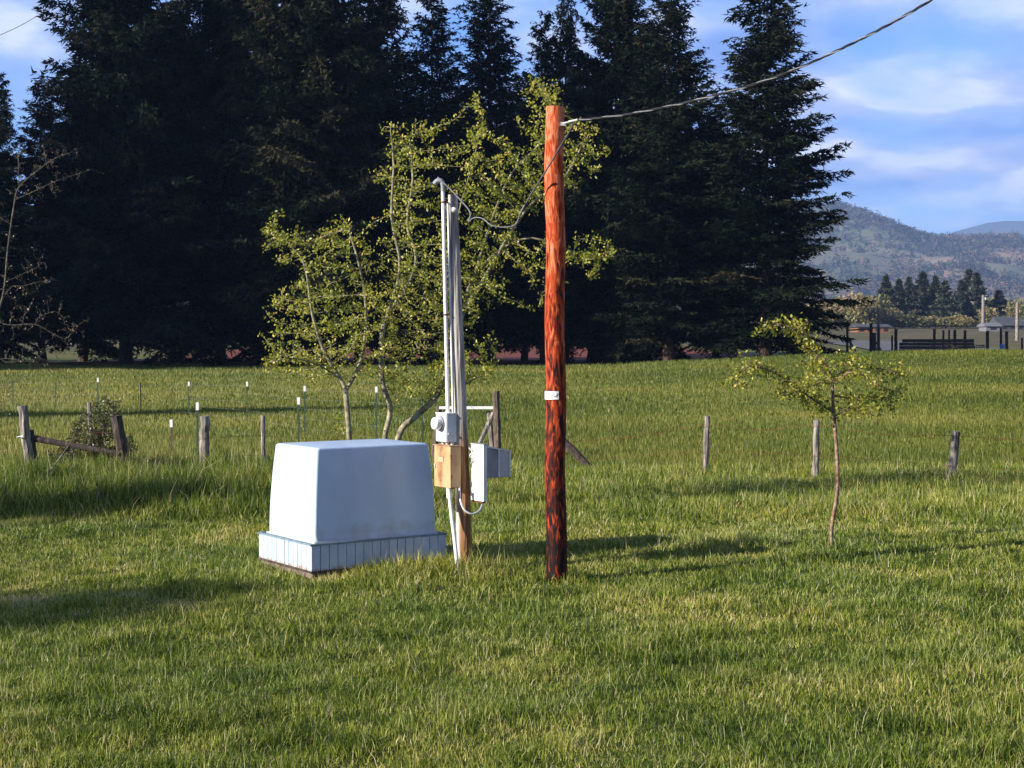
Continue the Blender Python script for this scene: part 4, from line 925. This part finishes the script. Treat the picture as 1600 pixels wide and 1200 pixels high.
def blob_tree(seed, n, ls, kind):
    r = np.random.default_rng(seed); Vs = []; Ts = []
    if kind == 'round':
        c = [(r.normal(0, .28), r.normal(0, .28), r.uniform(.35, .85), r.uniform(.18, .34)) for _ in range(11)]
        for cx, cy, cz, cr in c:
            m = n//11; q = r.normal(size=(m, 3)); q /= np.linalg.norm(q, axis=1)[:, None]; q *= (cr*r.random(m)**.35)[:, None]*np.array([1, 1, .8]); Vs.append(q+np.array([cx, cy, cz*.85])); Ts.append(np.full(m, r.uniform(.2, .8)))
    else:
        t = r.random(n)**1.3; a = r.uniform(0, 2*PI, n); lay = .75+.35*np.sin(t*46); rad = .42*(1-t)**1.0*lay*r.random(n)**.35; Vs.append(np.stack([np.cos(a)*rad, np.sin(a)*rad, .05+.95*t-.12*rad], -1)); Ts.append(r.uniform(.0, .5, n))
    B = np.concatenate(Vs); T = np.concatenate(Ts); m = len(B); B[:, 2] = np.maximum(B[:, 2], .02)
    d = r.normal(size=(m, 3)); d /= np.linalg.norm(d, axis=1)[:, None]; w = np.cross(d, r.normal(size=(m, 3))); w /= np.linalg.norm(w, axis=1)[:, None]; l = ls*r.uniform(.6, 1.4, m)[:, None]
    V = np.stack([B-w*l*.4, B+w*l*.4, B+d*l], 1).reshape(-1, 3)
    me = mesh_np('crown', V, np.arange(len(V)).reshape(-1, 3)); attr(me, 'tint', np.repeat(np.clip(T+r.normal(0, .12, m), 0, 1), 3)); return me, V, T
FAR = {}
for key, kind, mat in (('round', 'round', 'hedge'), ('round2', 'round', 'hedge'), ('fir', 'fir', 'fargreen'), ('fir2', 'fir', 'fargreen')):
    me, _, _ = blob_tree(len(FAR)+60, 2600, .075 if kind == 'round' else .06, kind); me.materials.append(M[mat]); FAR[key] = me
mbt = MB(); mbt.tube([(0, 0, -.05), (0, 0, .3), (.01, 0, .9)], [.03, .024, .004], 6); FAR['trunk'] = bpy.data.meshes.new('trunk'); FAR['trunk'].from_pydata(mbt.v, [], mbt.f); FAR['trunk'].materials.append(M['bark'])
def far_tree(px, Y, top, width, key, label, group, rz=0., name='tree', base=None):
    p = W(px, 510, Y); z = G(p.x, Y)-.1; h = W(px, top, Y).z-z; wd = width*Y/FPX*(1.35 if 'fir' in key else 1.2)
    t = thing(name, (p.x, Y, z), label, 'tree', group, rz); k = .36 if 'fir' in key else 1.05
    t.scale = (wd/k, wd/k, h)
    for nm, me in (('crown', FAR[key]), ('trunk', FAR['trunk'])): c = bpy.data.objects.new(nm, me); COL.objects.link(c); c.parent = t
def build_valley():
    rr = random.Random(21)
    g = 'dark firs across the valley'
    for px, tp, w, k, lab in ((1384, 432, 26, 'fir', 'leftmost dark fir of the clump across the valley'), (1404, 438, 24, 'fir2', 'second dark fir of the far clump, counting from the left'), (1420, 434, 22, 'fir', 'third dark fir of the far clump, narrow and touching its neighbours'), (1441, 427, 30, 'fir2', 'tallest and widest dark fir in the middle of the far clump'),
                              (1461, 433, 24, 'fir', 'dark fir just right of the tallest in the far clump'), (1476, 440, 26, 'fir2', 'rightmost fir of the main far clump'), (1502, 440, 22, 'fir', 'leftmost of the far firs right of the gap'), (1513, 423, 26, 'fir2', 'tall pointed far fir right of the gap'), (1526, 428, 26, 'fir', 'far fir touching the tall pointed one on its right'), (1561, 455, 26, 'fir2', 'small isolated far fir near the right edge')):
        far_tree(px, 400+rr.uniform(-8, 8), tp, w, k, lab, g, rr.uniform(0, 6), 'fir_tree')
    g = 'bushy trees and hedges along the valley road'
    H = [(1325, 455, 40, 'broad tan tree farthest left in the valley, half behind the tall fir'), (1350, 456, 36, 'orange-tinted round tree beside the tan one'), (1290, 470, 50, 'round valley tree showing under the branches of the rightmost tall fir'), (1374, 478, 30, 'low round tree below the leftmost far fir'), (1398, 485, 30, 'low bush right of the white-topped pole'),
         (1428, 488, 34, 'light green bush left of the middle of the hedge'), (1452, 492, 30, 'olive bush in the middle of the hedge'), (1478, 492, 36, 'reddish bush in the hedge below the far firs'), (1504, 490, 30, 'bush in the hedge just left of the tall pale pole'), (1556, 478, 34, 'pale pinkish bush right of the tall pale pole'), (1585, 486, 30, 'bush near the right edge beside the grey roof'), (1612, 470, 40, 'bush at the right edge of the valley')]
    for i, (px, tp, w, lab) in enumerate(H): far_tree(px, 372+rr.uniform(-14, 10), tp, w*1.25, 'round' if i % 2 else 'round2', lab, g, rr.uniform(0, 6), 'bushy_tree')
    g2 = 'round trees behind the far firs'
    for i in range(14):
        px = 1270+i*27; far_tree(px, 450+rr.uniform(-12, 25), 468+rr.uniform(-8, 8), 55, 'round' if i % 2 else 'round2', 'round tree in the row behind the far valley firs', g2, rr.uniform(0, 6), 'round_tree')
    # utility poles
    for px, tp, pb, Y, lab in ((1372.5, 481, 540, 120, 'pale utility pole standing behind the left corral posts'), (1536, 461, 516, 330, 'tallest pale utility pole in the valley, with a small lamp'), (1589, 474, 532, 200, 'pale utility pole nearest the right edge')):
        b = W(px, pb, Y); b.z = G(b.x, Y)-.2; h = W(px, tp, Y).z-b.z; r = .00085*Y*1.5
        t = thing('utility_pole', b, lab, 'utility pole', 'utility poles in the valley'); mb = MB(); mb.tube([(0, 0, 0), (0, 0, h/2), (0, 0, h)], [r, r*.9, r*.8], 8); mb.build('shaft', M['greywood'], t)
        if px == 1536: a = MB(); a.tube([(0, 0, h-.2), (.5, 0, h-.1), (.9, 0, h-.2)], .07, 6); a.tube([(.45, -.1, h-1.1), (.45, -.1, h-.5)], .22, 8); a.build('lamp_arm', M['steel'], t)
    # houses
    def house(px0, px1, pt, pe, pb, Y, wall, roof, label, win=3, depth=7, cat='house'):
        a = W(px0, pb, Y); b = W(px1, pb, Y); wd = b.x-a.x; x = (a.x+b.x)/2; z = min(G(x, Y), a.z)-.3; ze = W(px0, pe, Y).z; zt = W(px0, pt, Y).z
        t = thing('house', (x, Y+depth/2, z), label, cat, 'buildings in the valley'); h = ze-z
        mb = MB(); mb.box((0, 0, h/2), (wd, depth, h)); mb.build('wall', wall, t)
        rf = MB(); r0 = zt-ze; e = .4; w2, d2 = wd/2+e, depth/2+e
        vs = [(-w2, -d2, h), (w2, -d2, h), (w2, d2, h), (-w2, d2, h), (-w2, 0, h+r0), (w2, 0, h+r0), (-w2, -d2, h-.15), (w2, -d2, h-.15), (w2, d2, h-.15), (-w2, d2, h-.15)]
        rf.add(vs, [(0, 1, 5, 4), (2, 3, 4, 5), (0, 4, 3), (1, 2, 5), (6, 7, 1, 0), (8, 9, 3, 2), (7, 8, 2, 1), (9, 6, 0, 3), (9, 8, 7, 6)]); rf.build('roof', roof, t)
        for k in range(win):
            xw = -wd/2+wd*(k+.5)/win; m_ = MB(); m_.box((xw, -depth/2-.03, h*.62), (min(1.2, wd/win*.5), .1, h*.3)); m_.build('window', M['black'], t)
    brick = pbr('orange_brick', [(.3, (.16, .07, .04)), (.7, (.24, .12, .07))], 2); groof = pbr('grey_roof', [(.3, (.045, .048, .055)), (.7, (.07, .074, .08))], 1); wroof = pbr('white_roof', [(.3, (.12, .12, .13)), (.7, (.17, .17, .19))], 1)
    house(1340, 1390, 506, 510, 522, 300, brick, groof, 'low orange brick house behind the left corral posts', 4)
    house(1541, 1563, 504, 509, 517, 318, wroof, wroof, 'small shed with a bright white roof right of the tallest valley pole', 1, 5, 'shed')
    house(1563, 1600, 494, 508, 515, 340, groof, groof, 'house with a big dark grey roof near the right edge', 3, 8)
build_valley()

# ------------------------------------------------------------------ hills
def ridge(x): return 2*np.interp(np.asarray(x)/2, [-1500, -600, 0, 250, 333, 352, 380, 405, 425, 457, 489, 522, 560, 700, 1000, 1600], [115, 145, 135, 145, 139, 136, 127, 117, 111, 113, 110, 105, 107, 98, 104, 85])
def hz(x, y):
    r = ridge(x); base = gz(x, y)
    f = np.interp(y, [1640, 1960, 2300, 2600, 2800, 3000, 3240, 4200], [0, .12, .30, .55, .80, 1.0, .93, .5])
    low = ss(1640, 2000, y)
    return base-3+low*3+(r-base*f)*f*.98+(vnoise(x/110, y/110, 41)-.5)*32*low+(vnoise(x/40, y/40, 42)-.5)*10*low
def build_hills():
    xs = np.arange(-1400, 2600, 18.0); ys = np.arange(1640, 4000, 20.0); X, Y = np.meshgrid(xs, ys); Z = hz(X, Y); nx = len(xs); ny = len(ys)
    i = (np.arange(ny-1)[:, None]*nx+np.arange(nx-1)[None]).ravel()
    me = mesh_np('hill', np.stack([X, Y, Z], -1).reshape(-1, 3), F4=np.stack([i, i+1, i+nx+1, i+nx], -1)); me.polygons.foreach_set('use_smooth', np.ones(len(me.polygons), bool))
    m = pbr('hill_grass', [(.35, (.09, .105, .055)), (.5, (.14, .135, .08)), (.65, (.22, .15, .11))], .006, (1, .4, 1), .95, detail=8)
    tag(link('hill', me, m), kind='structure')
    # woodland on it: far trees that read as one mass
    rng = np.random.default_rng(77); N = 19000
    x = rng.uniform(360, 1520, N); y = rng.uniform(1760, 3080, N)
    dens = vnoise(x/120, y/90, 51)*.6+vnoise(x/44, y/44, 52)*.5+.35*ss(2760, 3000, y)*(x < 800); keep = dens > rng.uniform(.30, .85, N); keep |= (y > 2960) & (rng.random(N) < .25); x = x[keep]; y = y[keep]; n = len(x)
    z = hz(x, y); h = rng.uniform(6, 15, n)*(1+.4*(rng.random(n) < .12)); w = h*rng.uniform(.35, .6, n); tn = np.clip(rng.normal(.45, .27, n)-.22*((x < 800) & (y > 2760))+.3*(vnoise(x/160, y/120, 53)-.4), 0, 1)
    K = 26; C = np.repeat(np.stack([x, y, z], -1), K, 0); H = np.repeat(h, K); Wd = np.repeat(w, K); q = rng.normal(size=(n*K, 3)); q /= np.linalg.norm(q, axis=1)[:, None]; q *= (rng.random(n*K)**.4)[:, None]
    fir_ = np.repeat(rng.random(n) < .3, K); tt = (q[:, 2]+1)/2; taper = np.where(fir_, 1.1*(1-tt)+.1, 1.0)
    P = C+np.stack([q[:, 0]*Wd*taper, q[:, 1]*Wd*taper, H*(.1+.9*tt)], -1); d = rng.normal(size=P.shape); d /= np.linalg.norm(d, axis=1)[:, None]; ww = np.cross(d, rng.normal(size=P.shape)); ww /= np.linalg.norm(ww, axis=1)[:, None]; l = rng.uniform(1.6, 3.6, len(P))[:, None]
    V = np.stack([P-ww*l*.5, P+ww*l*.5, P+d*l], 1).reshape(-1, 3); me = mesh_np('hillside_woodland', V, np.arange(len(V)).reshape(-1, 3)); attr(me, 'tint', np.repeat(np.clip(np.repeat(tn, K)+rng.normal(0, .1, n*K), 0, 1), 3))
    tag(link('hillside_woodland', me, M['fargreen']), 'scattered trees covering the far hillside', 'woodland', kind='stuff')
    # far ridge
    xs = np.arange(-3500, 6300, 80.0); ys = np.arange(5200, 9000, 120.0); X, Y = np.meshgrid(xs, ys)
    r = np.interp(xs/1.4, [-2500, 900, 1350, 1500, 1600, 1640, 1720, 1900, 2600, 4500], [200, 240, 300, 372, 402, 410, 414, 390, 330, 280]); f = np.interp(ys, [5200, 7000, 9000], [.1, 1, .4])
    Z = 1.4*r[None]*f[:, None]+(vnoise(X/400, Y/400, 61)-.5)*50+(vnoise(X/110, Y/110, 62)-.5)*16; nx = len(xs); ny = len(ys); i = (np.arange(ny-1)[:, None]*nx+np.arange(nx-1)[None]).ravel()
    me = mesh_np('far_hills', np.stack([X, Y, Z], -1).reshape(-1, 3), F4=np.stack([i, i+1, i+nx+1, i+nx], -1)); me.polygons.foreach_set('use_smooth', np.ones(len(me.polygons), bool))
    tag(link('far_hills', me, pbr('far_forest', [(.4, (.025, .04, .03)), (.6, (.05, .06, .04))], .01, rough=.95)), kind='structure')
build_hills()

# ------------------------------------------------------------------ haze
def build_haze():
    mb = MB(); mb.box((0, 0, 398), (22000, 22000, 800)); o = mb.build('haze', None)
    m, nt, out = new_mat('haze_air'); v = nt.nodes.new('ShaderNodeVolumePrincipled'); v.inputs['Color'].default_value = (.36, .55, 1, 1); v.inputs['Density'].default_value = .00015; v.inputs['Anisotropy'].default_value = .1
    nt.links.new(v.outputs[0], out.inputs['Volume']); o.data.materials.append(m); tag(o, 'thin blue air haze over the valley', 'haze', kind='stuff')
build_haze()
